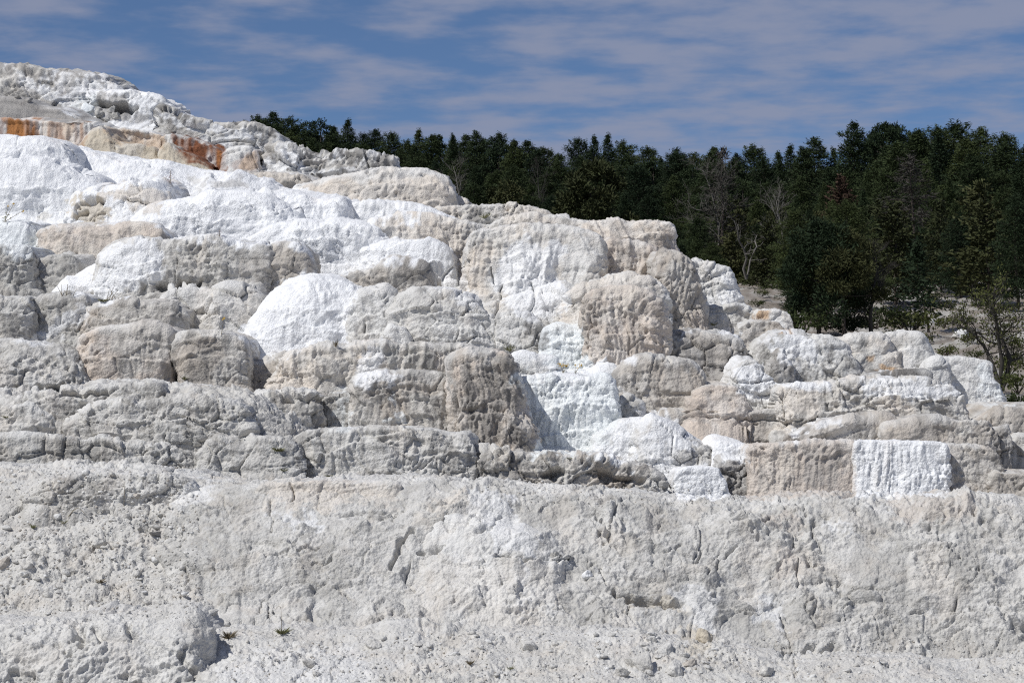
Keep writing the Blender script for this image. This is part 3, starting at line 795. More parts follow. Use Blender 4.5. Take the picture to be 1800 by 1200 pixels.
L('beige_hump', 'low beige hump right of the white slope below the broken ledge', MD, "425,320 445,306 480,302 530,305 562,318 575,335", "420,345 500,350 580,352", 'n', Y=54, mix='b', dp=1., vn=2, bu=.2)
L('cream_dome', 'large cream dome shaped mound standing before the dark wood', MD, "500,345 525,325 580,308 640,298 700,296 748,299 782,312 796,334 804,362", "480,395 600,396 720,394 806,390", 'b', Y=49, mix='o', dp=.8, vn=2.3, bu=.25, pop=1.0, fl=.3, blk=.35, st=.15, ter=.2)
L('small_hump', 'tiny pale hump at the right foot of the large cream dome', MD, "795,352 806,346 820,350 828,362", "790,376 830,378", 'b', Y=50, dp=.8)
L('flat_ledge', 'flat beige ledge on the skyline right of the large cream dome', LG, "770,368 800,362 840,358 900,357 945,367 968,380 974,398", "760,412 870,415 980,415", 'b', Y=46, mix='g', bu=.15, dp=.3, st=.7, blk=1.2)
# white flows at left
L('white_slope', 'long bright white slope below the cream cones', WL, "100,275 138,264 190,272 280,284 345,295 400,302 450,318 490,333 540,345 560,362", "60,400 250,420 450,420 590,410", 'w', Y=46, dp=2.2, vn=1.7, bu=.12, blk=.1, st=0, pop=.8, rg=.7, ter=.35, lump=1.4, fl=.5)
L('white_swell', 'smooth white swell at the left edge directly below the orange lip', WL, "-430,232 0,240 30,244 80,248 112,256 130,272 138,294", "-430,345 60,345 150,340", 'w', Y=45, dp=1.2, vn=2., bu=.14, blk=.1, st=0, open_='l', pop=.8, rg=.7, ter=.35, lump=1.4, fl=.5)
L('white_swell', 'pale greenish white swell at the left edge above the yellow flower', WL, "-430,290 30,295 100,300 150,308 176,322 182,345", "-430,400 60,398 190,392", 'w', Y=43.5, dp=1.2, vn=2., bu=.12, blk=.1, st=0, open_='l', pop=.8, rg=.7, ter=.35, lump=1.4, fl=.5)
L('cracked_hump', 'white hump with grey cracked slabs broken out of its front', WL, "118,395 128,352 160,330 215,324 262,322 285,336 297,362", "100,412 200,412 300,405", 'w', Y=42.5, dp=.9, vn=2.2, bu=.2, blk=.8, st=.1, pop=.8, rg=.7, ter=.35, lump=1.4, fl=.5)
L('white_bulge', 'biggest bright white bulge in the middle of the white flow', WL, "232,400 262,370 330,350 400,340 455,345 490,352 520,372 527,395", "220,440 370,445 530,432", 'w', Y=41.5, dp=1., vn=2., bu=.22, blk=.15, st=0, pop=.8, rg=.7, ter=.35, lump=1.4, fl=.5)
L('white_bulge', 'bright white lobed bulge right of the biggest white bulge', WL, "445,350 470,336 530,337 570,343 600,352 613,368 617,392", "440,425 540,422 622,412", 'w', Y=42.2, dp=.7, vn=2.1, bu=.22, blk=.2, st=0, pop=.8, rg=.7, ter=.35, lump=1.4, fl=.5)
L('white_step', 'narrow white step under the large cream dome', WL, "595,380 615,362 680,370 760,378 800,384 815,396", "590,412 700,420 820,418", 'w', Y=42.8, dp=.6, vn=2.2, bu=.12, blk=.3, st=.05, pop=.8, rg=.7, ter=.35, lump=1.4, fl=.5)
L('white_step', 'knobbly white shelf below the bright white bulges', WL, "420,432 450,414 500,398 570,393 620,394 655,406 680,424", "400,475 560,482 690,478", 'w', Y=40.2, dp=.8, vn=2., bu=.15, blk=.3, st=0, pop=.8, rg=.7, ter=.35, lump=1.4, fl=.5)
L('white_step', 'white knobbly lobe ending against the big buttress wall', WL, "640,440 680,428 730,432 770,438 792,452 800,480", "630,500 720,502 805,498", 'w', Y=39.6, dp=.8, vn=2., bu=.2, blk=.3, st=0, pop=.8, rg=.7, ter=.35, lump=1.4, fl=.5)
# middle left
L('beige_mound', 'smooth beige pink mound at left under the white flow', MD, "62,445 72,410 100,397 160,391 220,394 262,401 284,416 292,440", "55,480 180,480 300,476", 'b', Y=39.6, mix='p', dp=.8, vn=2.2, bu=.2, blk=.25, pop=.8, fl=.6, st=.3)
L('pale_swell', 'pale bluish white swell at the left edge beside the beige pink mound', WL, "-430,392 10,396 50,400 66,420 72,455", "-430,470 20,470 80,475", 'i', Y=39.9, dp=.7, bu=.15, blk=.1, st=0, open_='l', pop=.8, rg=.7, ter=.35, lump=1.4, fl=.5)
L('knobbly_mound', 'dark knobbly grey mound at the left edge above the leafless stalks', MD, "-430,432 10,436 46,440 60,455 66,480", "-430,515 20,515 72,518", 'm', Y=37.2, dp=.6, vn=2.2, bu=.2, pop=1.6, rg=1.5, st=.6, open_='l')
L('knobbly_mound', 'rounded grey knobbly mound between the dark edge mound and the white runnel', MD, "58,490 68,456 96,446 122,450 136,462 140,486", "50,524 100,526 145,520", 'm', Y=37.6, dp=.7, vn=2.1, bu=.25, pop=1.6, rg=1.4, st=.4)
L('white_runnel', 'white runnel of stone left of the broad half white mound', WL, "105,508 140,478 170,465 190,470 215,500", "80,540 150,545 230,540", 'w', Y=37.1, dp=1.6, vn=1.8, bu=.15, blk=.2, st=0, pop=.8, rg=.7, ter=.35, lump=1.4, fl=.5)
L('broad_mound', 'broad mound white on its left half and grey on its right', MD, "160,500 175,450 195,436 230,430 290,428 340,421 420,427 458,435 478,456 483,500", "150,548 250,552 360,540 482,530", 'g', Y=36.6, dp=.7, vn=2.4, bu=.24, pop=1.2, fl=.5, blk=.6, st=0.5)
L('stub_column', 'short grey column split from the right end of the broad mound', MD, "479,470 484,441 508,438 528,448 536,470 539,498", "478,510 510,515 545,508", 'n', Y=36.9, mix='g', dp=.4, bu=.3, st=.4)
L('cracked_lump', 'cracked grey lump below the right end of the broad mound', MD, "362,560 374,520 405,503 440,503 458,516 462,545", "350,600 410,605 455,600", 'g', Y=35.2, mix='o', dp=.8, vn=2.1, bu=.28, blk=1.1, st=.2)
L('hollow_face', 'grey face with an arched hollow under the broad mound', LG, "270,560 290,520 330,508 370,512 385,535", "265,605 320,608 392,605", 'g', Y=35.6, mix='o', dp=.6, bu=.15, blk=1.4, und=.15, st=.2)
L('white_fan', 'bright white fan spilling down to the central ledge', WL, "440,580 455,545 480,518 510,498 550,484 600,492 640,510", "412,632 500,640 630,628", 'w', Y=34.6, dp=2.2, vn=1.7, bu=.12, blk=.2, st=0, pop=.8, rg=.7, ter=.35, lump=1.4, fl=.5)
L('grey_ledge', 'dark grey ledge at the left edge under the leafless stalks', LG, "-430,520 20,522 48,528 60,545 64,580", "-430,620 20,620 70,625", 'm', Y=34.2, mix='g', dp=.5, bu=.2, pop=1.5, st=.6, open_='l')
L('knob_ledge', 'knobbly grey ledge topped by dark green grass', LG, "50,545 72,524 110,519 145,518 158,534 160,560", "40,612 100,615 165,605", 'm', Y=34.6, dp=.6, bu=.2, pop=1.6, rg=1.6, st=.6)
L('grey_block', 'squat grey brown block under the broad mound', LG, "138,570 160,538 200,530 250,532 300,536 320,550 324,582", "140,610 230,612 328,608", 'n', Y=34.5, mix='g', dp=.4, vn=3, bu=.2, blk=.9, pop=1.2, st=0.55)
L('twin_block', 'left one of two square grey blocks divided by a black gap', LG, "135,640 142,592 180,580 250,577 288,584 303,600 308,660", "130,690 220,692 306,686", 'p', Y=32.4, mix='g', dp=.28, vn=3.2, bu=.26, fl=.6, blk=.5, pop=1.2, st=0.5)
L('twin_block', 'right one of two square grey blocks divided by a black gap', LG, "312,650 314,592 350,585 400,587 425,598 432,630 434,665", "326,690 380,695 440,690", 'n', Y=32.3, mix='g', dp=.28, vn=3., bu=.3, fl=.4, blk=.4, pop=1.2, st=0.5)
L('rubble_saddle', 'brown shaded saddle right of the two square blocks', LG, "425,640 460,640 500,625 530,640", "420,715 480,715 540,705", 'n', Y=33.2, dp=1.5, bu=.1, blk=.8)
L('left_shoulder', 'rough grey shoulder at the left edge left of the two square blocks', MD, "-430,590 20,600 80,610 130,615 150,650", "-430,730 60,730 170,720", 'g', Y=32.0, mix='l', dp=1.2, vn=2, bu=.12, blk=.8, rg=1.4, open_='l')
# middle
L('buttress_wall', 'beige popcorn textured wall between the white lobes and the big buttress', BW, "635,410 660,394 720,386 790,384 835,390 860,400", "630,500 730,505 860,520", 'b', Y=40.6, mix='l', dp=.25, vn=3, bu=.06, fl=.9, pop=1.5, blk=.3, st=.15)
L('back_ledge', 'upper beige ledge behind the big buttress', LG, "850,396 900,384 960,382 1000,384 1050,394 1070,384 1082,382", "850,430 960,430 1090,430", 'b', Y=41.2, mix='l', dp=.4, bu=.06, pop=1.4, st=.5)
L('square_buttress', 'square beige buttress on the skyline right of the big buttress', BW, "1000,410 1030,394 1066,388 1085,382 1110,388 1150,387 1176,391 1183,405 1185,450", "1000,520 1100,520 1188,512", 'p', Y=39.4, mix='b', dp=.14, vn=4, bu=.2, fl=1.3, pop=1.3, blk=.3, st=.3, lump=.45)
L('big_buttress', 'big rounded beige buttress with a white patch on its face', BW, "815,470 825,412 850,400 920,398 1000,401 1036,408 1056,426 1061,470 1062,500", "800,560 900,572 1000,565 1066,520", 'b', Y=37.4, mix='l', dp=.28, vn=4, bu=.30, pn=2.3, fl=1.0, pop=1.3, blk=.25, st=.2)
L('ribbed_column', 'ribbed pinkish columns right of the big buttress', BW, "1055,440 1075,420 1110,428 1145,436 1160,455 1164,500", "1050,530 1110,535 1168,520", 'p', Y=38.2, dp=.2, bu=.25, fl=1.7, pop=1.3, st=.4)
L('slab_ledge', 'flat grey brown slab with a dark right end above the white fan', LG, "570,490 606,486 645,477 700,472 738,477 753,490 757,508", "560,522 660,524 760,520", 'n', Y=36.6, mix='g', dp=.6, vn=2.3, bu=.2, fl=.8, st=.5)
L('lobed_mound', 'white grey lobed mound just right of the white fan', MD, "596,600 602,545 640,512 676,510 692,530 698,570", "590,625 650,628 702,622", 'o', Y=34.6, mix='g', dp=.6, bu=.28, lump=1.6, pop=.8, blk=.2, st=.2)
L('scaly_mound', 'pale scaly mound above the central ledge', MD, "690,590 694,545 712,522 745,510 790,511 835,526 860,562 874,610", "685,632 780,634 880,632", 'l', Y=34.4, mix='o', dp=.8, vn=2.2, bu=.26, blk=1.0, rg=1.5, pop=.7, st=.15)
L('pebble_lump', 'small rounded lump wedged between the lobed and the scaly mounds', MD, "682,590 690,576 706,576 716,590 720,610", "680,626 700,628 722,624", 'o', Y=34.1, dp=.7, bu=.3, blk=0, st=.1)
L('dark_sided_mound', 'grey mound with a blackened right side above the yellow flowers', MD, "846,590 852,558 880,550 920,554 948,568 958,590 962,630", "840,640 900,645 965,640", 'g', Y=34.5, mix='o', dp=.6, bu=.3, blk=.9, pop=1.2, st=.5)
L('buttress_foot', 'cracked pale apron under the big buttress', LG, "830,560 860,530 930,520 1000,505 1040,520", "830,610 930,620 1050,610", 'b', Y=36.2, mix='o', dp=1.2, vn=2, bu=.1, blk=.9, st=.15)
L('upper_shelf', 'pale shelf above the pink fluted buttress', LG, "985,540 1012,508 1050,498 1110,494 1150,498 1168,516 1174,545", "985,570 1080,575 1180,570", 'o', Y=35.6, mix='b', dp=.7, bu=.2, blk=.8, st=.15)
L('fluted_buttress', 'pinkish fluted buttress right of the ice white fall', BW, "1026,600 1034,524 1060,514 1110,514 1150,526 1168,556 1174,600", "1026,675 1100,678 1176,650", 'p', Y=33.4, mix='b', dp=.3, vn=3, bu=.32, pn=2.2, fl=1.2, pop=1.3, st=.35)
L('shaded_column', 'tall narrow brown column behind the fluted buttress', BW, "1156,520 1160,446 1190,442 1212,462 1232,505 1242,555", "1156,600 1200,604 1250,600", 'n', Y=35.8, mix='p', dp=.5, bu=.3, fl=1.2, st=.5)
L('end_block', 'pale block with a bluish broken side at the right end of the upper terrace', MD, "1205,490 1215,460 1245,466 1280,480 1288,495 1298,520 1302,545", "1205,560 1250,562 1304,556", 'o', Y=38.5, mix='w', dp=.4, bu=.35, blk=1.2, st=.2)
L('low_ledge', 'low pale ledge below the pale end block', LG, "1232,556 1245,540 1290,536 1318,540 1328,556 1330,575", "1230,596 1280,598 1334,594", 'l', Y=36.5, dp=.35, bu=.2, blk=.8, pop=1.3)
L('orange_block', 'white block with an orange patch beside the dark shrubs', LG, "1326,572 1332,546 1368,543 1388,550 1394,575 1397,590", "1326,602 1360,604 1400,600", 'o', Y=36.0, mix='b', dp=.3, bu=.3, blk=.5, st=.1)
L('brown_step', 'brownish step below the low pale ledge', LG, "1300,590 1310,566 1340,562 1370,566 1376,590", "1296,612 1340,614 1380,610", 'n', Y=35.2, dp=.4, bu=.2)
# right
L('dark_mound', 'dark grey brown mound under the tall shaded column', MD, "1125,620 1150,598 1195,584 1240,582 1275,586 1305,595 1318,630", "1110,690 1200,700 1325,690", 'd', Y=33.6, mix='n', dp=.9, vn=2.2, bu=.22, blk=1.2, rg=1.5, st=0.6)
L('streaked_mound', 'white and dark streaked mound under the big green pine', MD, "1318,640 1340,598 1375,584 1420,584 1460,588 1490,610 1505,650 1512,690", "1310,705 1420,708 1515,702", 'm', Y=33.4, mix='o', dp=.7, vn=2.3, bu=.2, blk=.9, fl=.6, st=0.75)
L('smooth_mound', 'smooth pale mound with an orange nick at its foot', MD, "1470,610 1484,590 1512,586 1545,590 1568,612 1582,645 1588,672", "1480,690 1540,692 1592,684", 'l', Y=34, mix='b', dp=.7, vn=2.2, bu=.25, blk=.5, st=.4)
L('smooth_mound', 'pale double topped mound left of the square end block', MD, "1552,620 1560,592 1590,583 1615,587 1632,615 1642,650 1650,688", "1560,700 1610,702 1655,696", 'o', Y=34.2, mix='l', dp=.6, vn=2.2, bu=.25, blk=.6, st=.3)
L('square_end_block', 'square pale block flaring at its foot at the right end of the terraces', MD, "1640,680 1646,638 1682,630 1720,631 1742,634 1752,664 1772,712", "1640,740 1710,742 1782,726", 'o', Y=33.8, mix='l', dp=.2, vn=3.2, bu=.24, blk=.2, pop=.8, fl=.3, st=.12)
L('round_knob', 'round whitish knob between the double topped mound and the square end block', MD, "1628,660 1638,634 1652,632 1668,650 1672,680", "1625,700 1650,702 1675,696", 'o', Y=33.5, dp=.5, bu=.3, st=.2)
L('dark_strip', 'thin dark brown ledge strip below the orange nick', LG, "1520,662 1560,660 1630,658 1634,672", "1520,686 1580,688 1640,684", 'k', Y=33.1, dp=.3, bu=.1, blk=.6, st=.2)
L('white_lump', 'white lump streaked with black cracks left of the streaked mound', MD, "1270,690 1284,650 1305,630 1332,632 1352,660 1372,700", "1262,740 1320,744 1380,740", 'l', Y=32.4, mix='w', dp=.8, bu=.28, blk=1.3, rg=1.5, st=.6)
L('dark_rib', 'dark pointed rib leaning against the streaked mound', MD, "1348,670 1362,630 1376,612 1388,640 1398,690", "1345,715 1370,718 1402,712", 'd', Y=32.7, dp=.6, bu=.3, fl=.8, st=.6)
L('brown_wall', 'grey brown wall with a dark rim right of the ice white ledge', BW, "1080,690 1090,655 1125,634 1175,630 1220,636 1240,660 1246,700", "1080,760 1160,762 1250,756", 'n', Y=32.0, mix='g', dp=.5, vn=3.5, fl=.9, bu=.22, blk=.6, st=0.65)
L('brown_hump', 'smooth brown hump below the white black cracked lump', MD, "1208,720 1222,686 1260,672 1296,674 1314,690 1325,725", "1205,748 1265,752 1328,746", 'p', Y=31.5, mix='n', dp=.6, bu=.3, blk=.4, st=.4)
L('wide_ledge', 'wide grey ledge with a white crust on its rim at right', LG, "1362,710 1376,680 1450,676 1540,668 1600,668 1660,676 1692,690 1702,740", "1355,770 1500,775 1600,772 1708,762", 'g', Y=31.4, mix='b', dp=.3, vn=5, bu=.12, blk=1.3, fl=.7, rg=1.4, st=0.45, lump=.5)
L('grey_bench', 'long plain grey bench above the white patch and the pink wall', LG, "1110,770 1130,742 1200,732 1280,724 1340,718 1382,722 1394,760", "1110,800 1250,802 1400,796", 'n', Y=31.55, vn=5, ter=1., mix='g', dp=.25, bu=.1, blk=.5, st=0.4, lump=.4)
L('layered_ledge', 'dark grey ledge of thin layers over the pink wall', LG, "1385,772 1410,756 1470,742 1540,738 1566,742 1570,775", "1380,800 1480,802 1575,798", 'n', Y=30.85, vn=5, stra=3., dp=.3, bu=.05, blk=.8, mix='d', st=0.7, lump=.3, rimc=.1)
L('rim_ledge', 'grey brown ledge with a dark right end over the white curtain', LG, "1555,785 1562,752 1620,742 1700,740 1738,742 1754,766 1760,810", "1550,815 1650,815 1765,820", 'n', Y=30.5, mix='g', dp=.25, vn=6, bu=.16, pop=1.4, st=0.55, lump=.45)
L('end_post', 'narrow dark grey post at the right end of the grey brown ledge', LG, "1752,800 1756,755 1770,748 1779,770 1782,828", "1750,850 1768,852 1785,846", 'd', Y=30.6, dp=.3, bu=.3, pop=1.4, st=.5)
L('edge_slope', 'plain grey brown slope at the right edge below the square end block', MD, "1700,742 1740,716 1790,706 2260,700", "1690,800 1800,810 2260,810", 'n', Y=31.3, dp=1.2, bu=.06, blk=.4, open_='r')
L('edge_ledge', 'pale grey ledge at the right edge behind the narrow dark post', LG, "1768,780 1786,764 1830,762 2260,762", "1765,850 1830,855 2260,855", 'g', Y=30.8, dp=.4, bu=.1, open_='r')
# centre
L('ice_fall', 'ice white knobbly fall above the yellow flowers', WL, "952,640 956,584 975,572 1000,574 1022,580 1030,602 1042,650", "948,675 1000,678 1050,672", 'i', Y=33.9, dp=.4, bu=.15, lump=1.4, blk=.5, st=0, pop=1.2, rg=.8, ter=.35)
L('low_shelf', 'low white shelf at the foot of the ice white fall', WL, "896,645 910,630 945,628 968,634 980,655 984,668", "895,682 940,684 990,680", 'o', Y=33.0, mix='w', dp=.5, vn=3, bu=.25, st=.1, pop=.8, rg=.7, ter=.35, lump=1.4, fl=.5)
L('white_shelf', 'bright white flat cap on top of the ice white ledge', WL, "960,672 1000,656 1050,650 1078,656 1094,680 1100,700", "950,692 1020,695 1105,712", 'w', Y=32.8, dp=2., bu=.1, vn=1.8, blk=.2, st=0, pop=.8, rg=.7, ter=.35, lump=1.4, fl=.5)
L('ice_ledge', 'ice white ledge with hanging drips right of the dark brown buttress', WL, "918,720 922,670 960,662 1020,663 1064,668 1082,690 1090,740", "925,815 1000,820 1092,800", 'i', Y=30.9, dp=.3, vn=2.8, bu=.28, fl=1.2, lump=1.5, blk=.6, st=.15, pop=1.2, rg=.8, ter=.35)
L('knobby_hump', 'small grey knob at the right end of the ice white ledge', MD, "1078,740 1086,706 1104,696 1120,712 1126,745", "1076,762 1100,764 1128,758", 'm', Y=31.4, mix='o', dp=.5, bu=.3, pop=1.5)
L('central_ledge', 'long upper tier of the central ledge with dark streaks', LG, "480,660 510,624 560,612 640,608 720,609 800,612 830,614", "470,685 600,688 740,682 830,680", 'b', Y=32.4, mix='g', dp=.22, vn=4.5, bu=.07, fl=1.1, pop=1.3, st=0.4, lump=.45)
L('lower_tier', 'lower tier of the central ledge with a white corner', LG, "622,720 632,668 665,659 720,656 790,661 830,668", "615,800 720,838 860,836", 'n', Y=30.2, mix='g', dp=.25, vn=4.5, bu=.10, fl=1.3, pop=1.5, st=0.5, lump=.45)
L('dark_buttress', 'dark streaked brown buttress at the right end of the central ledge', BW, "790,700 796,632 830,616 866,613 890,620 908,655 926,705 940,770", "780,850 860,840 900,815 952,808", 'p', Y=29.9, mix='n', dp=.45, vn=2.4, bu=.25, fl=1.7, pop=1.6, blk=.5, st=0.75)
L('grey_hummock', 'grey hummock with a dark ragged top left of the central ledge', MD, "425,760 440,706 480,690 530,684 556,692 566,730 572,780", "420,815 500,820 580,815", 'g', Y=29.9, mix='n', dp=.6, vn=2.3, bu=.22, blk=.8, fl=.5, rg=1.4, st=0.55)
L('stained_hollow', 'dark stained blocky face between the grey hummock and the central ledge', LG, "560,730 575,696 620,690 675,690 696,710 716,760", "560,790 640,796 722,790", 'd', Y=30.6, mix='m', dp=.3, bu=.14, blk=.9, fl=.6, st=.6)
L('white_apron', 'bright white apron mound at the foot of the ice white ledge', WL, "1045,805 1060,770 1084,744 1110,738 1130,748 1146,775 1150,805", "1040,828 1090,832 1155,826", 'o', Y=30.2, mix='w', dp=.9, vn=2, bu=.25, blk=.4, st=.15, pop=.8, rg=.7, ter=.35, lump=1.4, fl=.5)
L('pale_rubble', 'pale rubbly bank between the white apron and the white patches', MD, "1115,770 1130,745 1160,748 1200,762 1240,782 1258,810 1268,840", "1110,860 1190,868 1275,858", 'l', Y=29.9, mix='w', dp=1., vn=2, bu=.12, blk=1.2, rg=1.6, st=.3)
L('white_patch', 'bright flat white patch left of the pink wall', WL, "1250,790 1262,774 1290,775 1318,778 1320,800", "1250,818 1285,820 1322,818", 'w', Y=29.9, dp=.8, bu=.06, blk=.1, st=0, pop=.8, rg=.7, ter=.35, lump=1.4, fl=.5)
L('white_block', 'white block standing on the lower wall left of the dark nook', WL, "1186,850 1194,825 1230,820 1262,823 1276,845 1284,880", "1182,892 1235,896 1290,890", 'w', Y=28.5, dp=.2, vn=5, pn=5, bu=.14, blk=.1, st=0, pop=.8, rg=.7, ter=.35, lump=.5, fl=.4)
L('dark_nook', 'dark broken nook between the white block and the pink wall', LG, "1255,830 1268,810 1295,806 1322,812", "1250,885 1290,888 1325,886", 'd', Y=29.2, mix='m', dp=.4, bu=.05, blk=1.8, rg=1.6, st=.6, und=.2)
L('pink_wall', 'pinkish brown streaked square wall on the lower terrace', BW, "1313,830 1316,783 1340,779 1400,778 1460,779 1500,781 1506,830", "1308,890 1400,894 1510,890", 'p', Y=29.0, mix='n', dp=.1, vn=5, bu=.07, pn=4, fl=.7, pop=1.9, blk=.1, st=0.45, ter=.2, lump=.45)
L('white_curtain', 'white square curtain wall on the lower terrace', BW, "1500,830 1503,782 1540,779 1600,779 1640,781 1662,785 1668,820 1673,870", "1498,890 1580,894 1678,890", 'w', Y=28.95, dp=.1, vn=5, bu=.08, pn=4, fl=1.0, pop=1.6, blk=.1, st=.1, ter=.2, lump=.45)
L('brown_end_wall', 'grey brown popcorn wall right of the white curtain wall', BW, "1662,830 1668,786 1710,783 1745,790 1762,815 1768,850", "1660,892 1720,894 1775,888", 'n', Y=29.2, dp=.3, vn=3.5, bu=.12, pop=1.9, blk=.2, st=.5, lump=.45)
L('corner_wall', 'grey brown wall in the corner of the right edge beside the popcorn wall', BW, "1745,850 1756,830 1800,828 2260,828", "1740,900 1810,905 2260,905", 'n', Y=28.8, dp=.2, bu=.06, pop=1.8, st=.4, open_='r')
# lower bench and slopes
L('bench_ledge', 'grey ledge with a dark right end above the long lower wall', LG, "525,800 534,766 560,756 640,754 720,755 790,762 826,772 840,800 848,840", "520,860 650,862 760,860 850,858", 'g', Y=28.2, mix='l', dp=.3, vn=4, bu=.16, fl=1.1, blk=.9, pop=1.3, st=0.5, lump=.45)
L('broken_bank', 'broken brown grey bank with small caves under the ice white ledge', LG, "838,830 848,792 900,792 980,800 1060,808 1120,822 1156,842 1164,870", "835,880 950,882 1060,878 1170,892", 'n', Y=28.2, mix='g', dp=.6, bu=.08, blk=1.6, rg=1.8, und=.2, st=0.6)
L('broken_step', 'low cracked step below the left square block', LG, "20,712 60,688 150,680 230,675 276,680 284,706", "20,742 150,746 290,740", 'g', Y=28.7, mix='l', dp=.5, bu=.06, blk=1.1, rg=1.5, ter=1.)
L('broken_step', 'rounded grey step in the middle of the long rubbly slope', LG, "120,735 180,712 300,702 390,704 428,716 440,740", "115,785 280,790 450,782", 'g', Y=28.4, mix='l', dp=.6, vn=2.2, bu=.08, blk=1.0, rg=1.4, ter=1.)
L('broken_step', 'small dark ragged step left of the grey hummock', LG, "230,782 262,758 310,752 344,760 358,785", "225,808 290,812 365,806", 'm', Y=28.25, mix='g', dp=.5, bu=.12, blk=1.2, rg=1.7, st=.5)
L('broken_step', 'grey step at the left edge over the low grass', LG, "-430,725 0,714 60,722 92,740 100,765", "-430,780 40,782 105,776", 'g', Y=28.5, mix='l', dp=.5, bu=.08, blk=1.0, rg=1.4, open_='l', ter=1.)
L('broken_step', 'pale broken step between the ragged step and the bench ledge', LG, "350,800 380,776 450,770 510,776 530,800", "345,838 440,842 535,836", 'l', Y=27.95, mix='g', dp=.7, bu=.08, blk=1.1, rg=1.5, ter=1.)
L('broken_step', 'low rubbly step over the left rubble near the tall stalk', LG, "60,860 130,836 240,830 330,842 350,866", "50,900 200,905 360,898", 'g', Y=24.1, mix='l', dp=.9, vn=2., bu=.12, blk=1.0, rg=1.8, ter=.8)
L('left_slope', 'long rubbly grey slope at left below the two square blocks', MD, "-430,690 60,684 200,672 300,680 430,690 480,720 540,770 560,810", "-430,860 120,850 320,848 560,850", 'g', Y=28.6, mix='l', dp=2., vn=1.9, bu=.08, blk=.8, rg=1.5, st=.25, open_='l', tread=1.0)
L('low_scarp', 'low dark pitted scarp at the left edge under the long rubbly slope', LG, "-430,778 0,770 60,772 130,770 200,780 300,790 350,800", "-430,830 60,826 200,828 360,832", 'm', Y=28.0, mix='g', dp=.5, bu=.06, blk=1.2, rg=1.6, st=.5, open_='l')
L('left_rubble', 'wide loose rubble slope at left above the front hump', MD, "-430,822 60,818 200,820 330,830 430,845 470,870", "-430,1130 100,1110 300,1100 480,1080", 'g', Y=22.6, mix='l', dp=1.2, bt=1.2, vn=1.9, bu=.06, blk=.9, rg=1.9, pop=.9, st=.15, open_='l', tread=1.0)
L('lower_wall', 'long broken pale wall spanning the foot of the terraces', BW, "300,880 380,856 470,846 560,842 700,840 780,843 900,850 1050,858 1200,874 1330,876 1500,872 1640,876 2260,880", "300,1120 500,1120 800,1130 1100,1130 1500,1200 2260,1230", 'l', Y=22.4, mix='m', dp=.9, bt=.9, vn=2.2, bu=.03, blk=.75, rg=2.1, fl=.2, stra=.6, ter=.9, st=.2, open_='r', tread=1.4)
L('layer_ledge', 'pitted pinkish grey strip ledge along the left top of the lower wall', LG, "445,880 460,852 520,846 600,845 680,846 704,852 712,880", "440,905 560,908 715,904", 'b', Y=23.85, mix='g', dp=.2, vn=4, bu=.06, pop=1.6, blk=.4, st=.35)
L('wall_bulge', 'pale cracked bulge low in the middle of the lower wall', MD, "720,1060 728,975 770,938 840,922 920,926 990,960 1010,1010 1012,1070", "700,1132 850,1138 1020,1128", 'l', Y=22.3, mix='o', dp=.7, bt=.86, vn=2., bu=.07, blk=.5, rg=1.5, stra=.6, st=.12, ter=.8)
L('right_course', 'upper right course of the lower wall pitted with pink stains', BW, "1500,910 1520,882 1600,876 1700,880 1800,884 2260,884", "1500,972 1650,976 2260,976", 'g', Y=23.75, mix='l', dp=.35, bt=.6, bu=.05, pop=1.7, fl=.4, st=.3, open_='r')
L('front_hump', 'broad pale hump in the lower left corner nearest the viewer', MD, "-430,1100 40,1094 140,1086 240,1082 320,1080 352,1100 370,1140 380,1190 384,1230", "-430,1330 150,1330 386,1320", 'l', Y=17.0, mix='g', rimc=.15, dp=1.7, vn=1.6, lump=2.4, bu=.2, pn=3, blk=.5, rg=2.0, pop=.9, st=.12, open_='l')
L('rubble_ground', 'loose pale rubble ground along the bottom edge', 'ground', "250,1120 500,1105 800,1108 1100,1110 1400,1150 2260,1180", "250,1290 900,1300 2260,1300", 'l', Y=16.2, mix='g', rimc=.15, bt=2.6, dp=1.6, vn=1.6, bu=.0, blk=.7, rg=2.0, pop=.9, st=.05, kind='structure', tread=1.0)
finish_ledges()
print('rock verts', NV[0])
# ------------------------------------------------------------------ wood
def mat_foliage(name, a, b, rand=.7):
    return plain_material(name, a, .8, .22, .9, rand=rand, col2=b)
M_FIR = mat_foliage('fir_needles', (.026, .046, .020), (.040, .052, .017))
M_OLIVE = mat_foliage('olive_needles', (.038, .048, .017), (.046, .048, .018))
M_RUSTN = plain_material('rusty_needles', (.062, .038, .026), .85, .2, 1.5)
M_GREYTW = plain_material('grey_twigs', (.052, .048, .042), .9, .2, 3)
M_BARK = plain_material('dark_bark', (.06, .05, .042), .95, .3, 6)
M_DEADWOOD = plain_material('bleached_wood', (.15, .14, .125), .9, .25, 6)
M_BUSH = mat_foliage('bush_leaves', (.04, .058, .016), (.06, .065, .02))
M_GRASS = plain_material('dry_green_blades', (.20, .20, .10), .8, .25, 20)
M_STALK = plain_material('dry_stalk', (.20, .165, .11), .9, .25, 20)
M_YELLOW = plain_material('yellow_petals', (.58, .38, .06), .7, .1, 30)
M_PINKDRY = plain_material('pale_dry_sprig', (.50, .42, .42), .9, .2, 30)

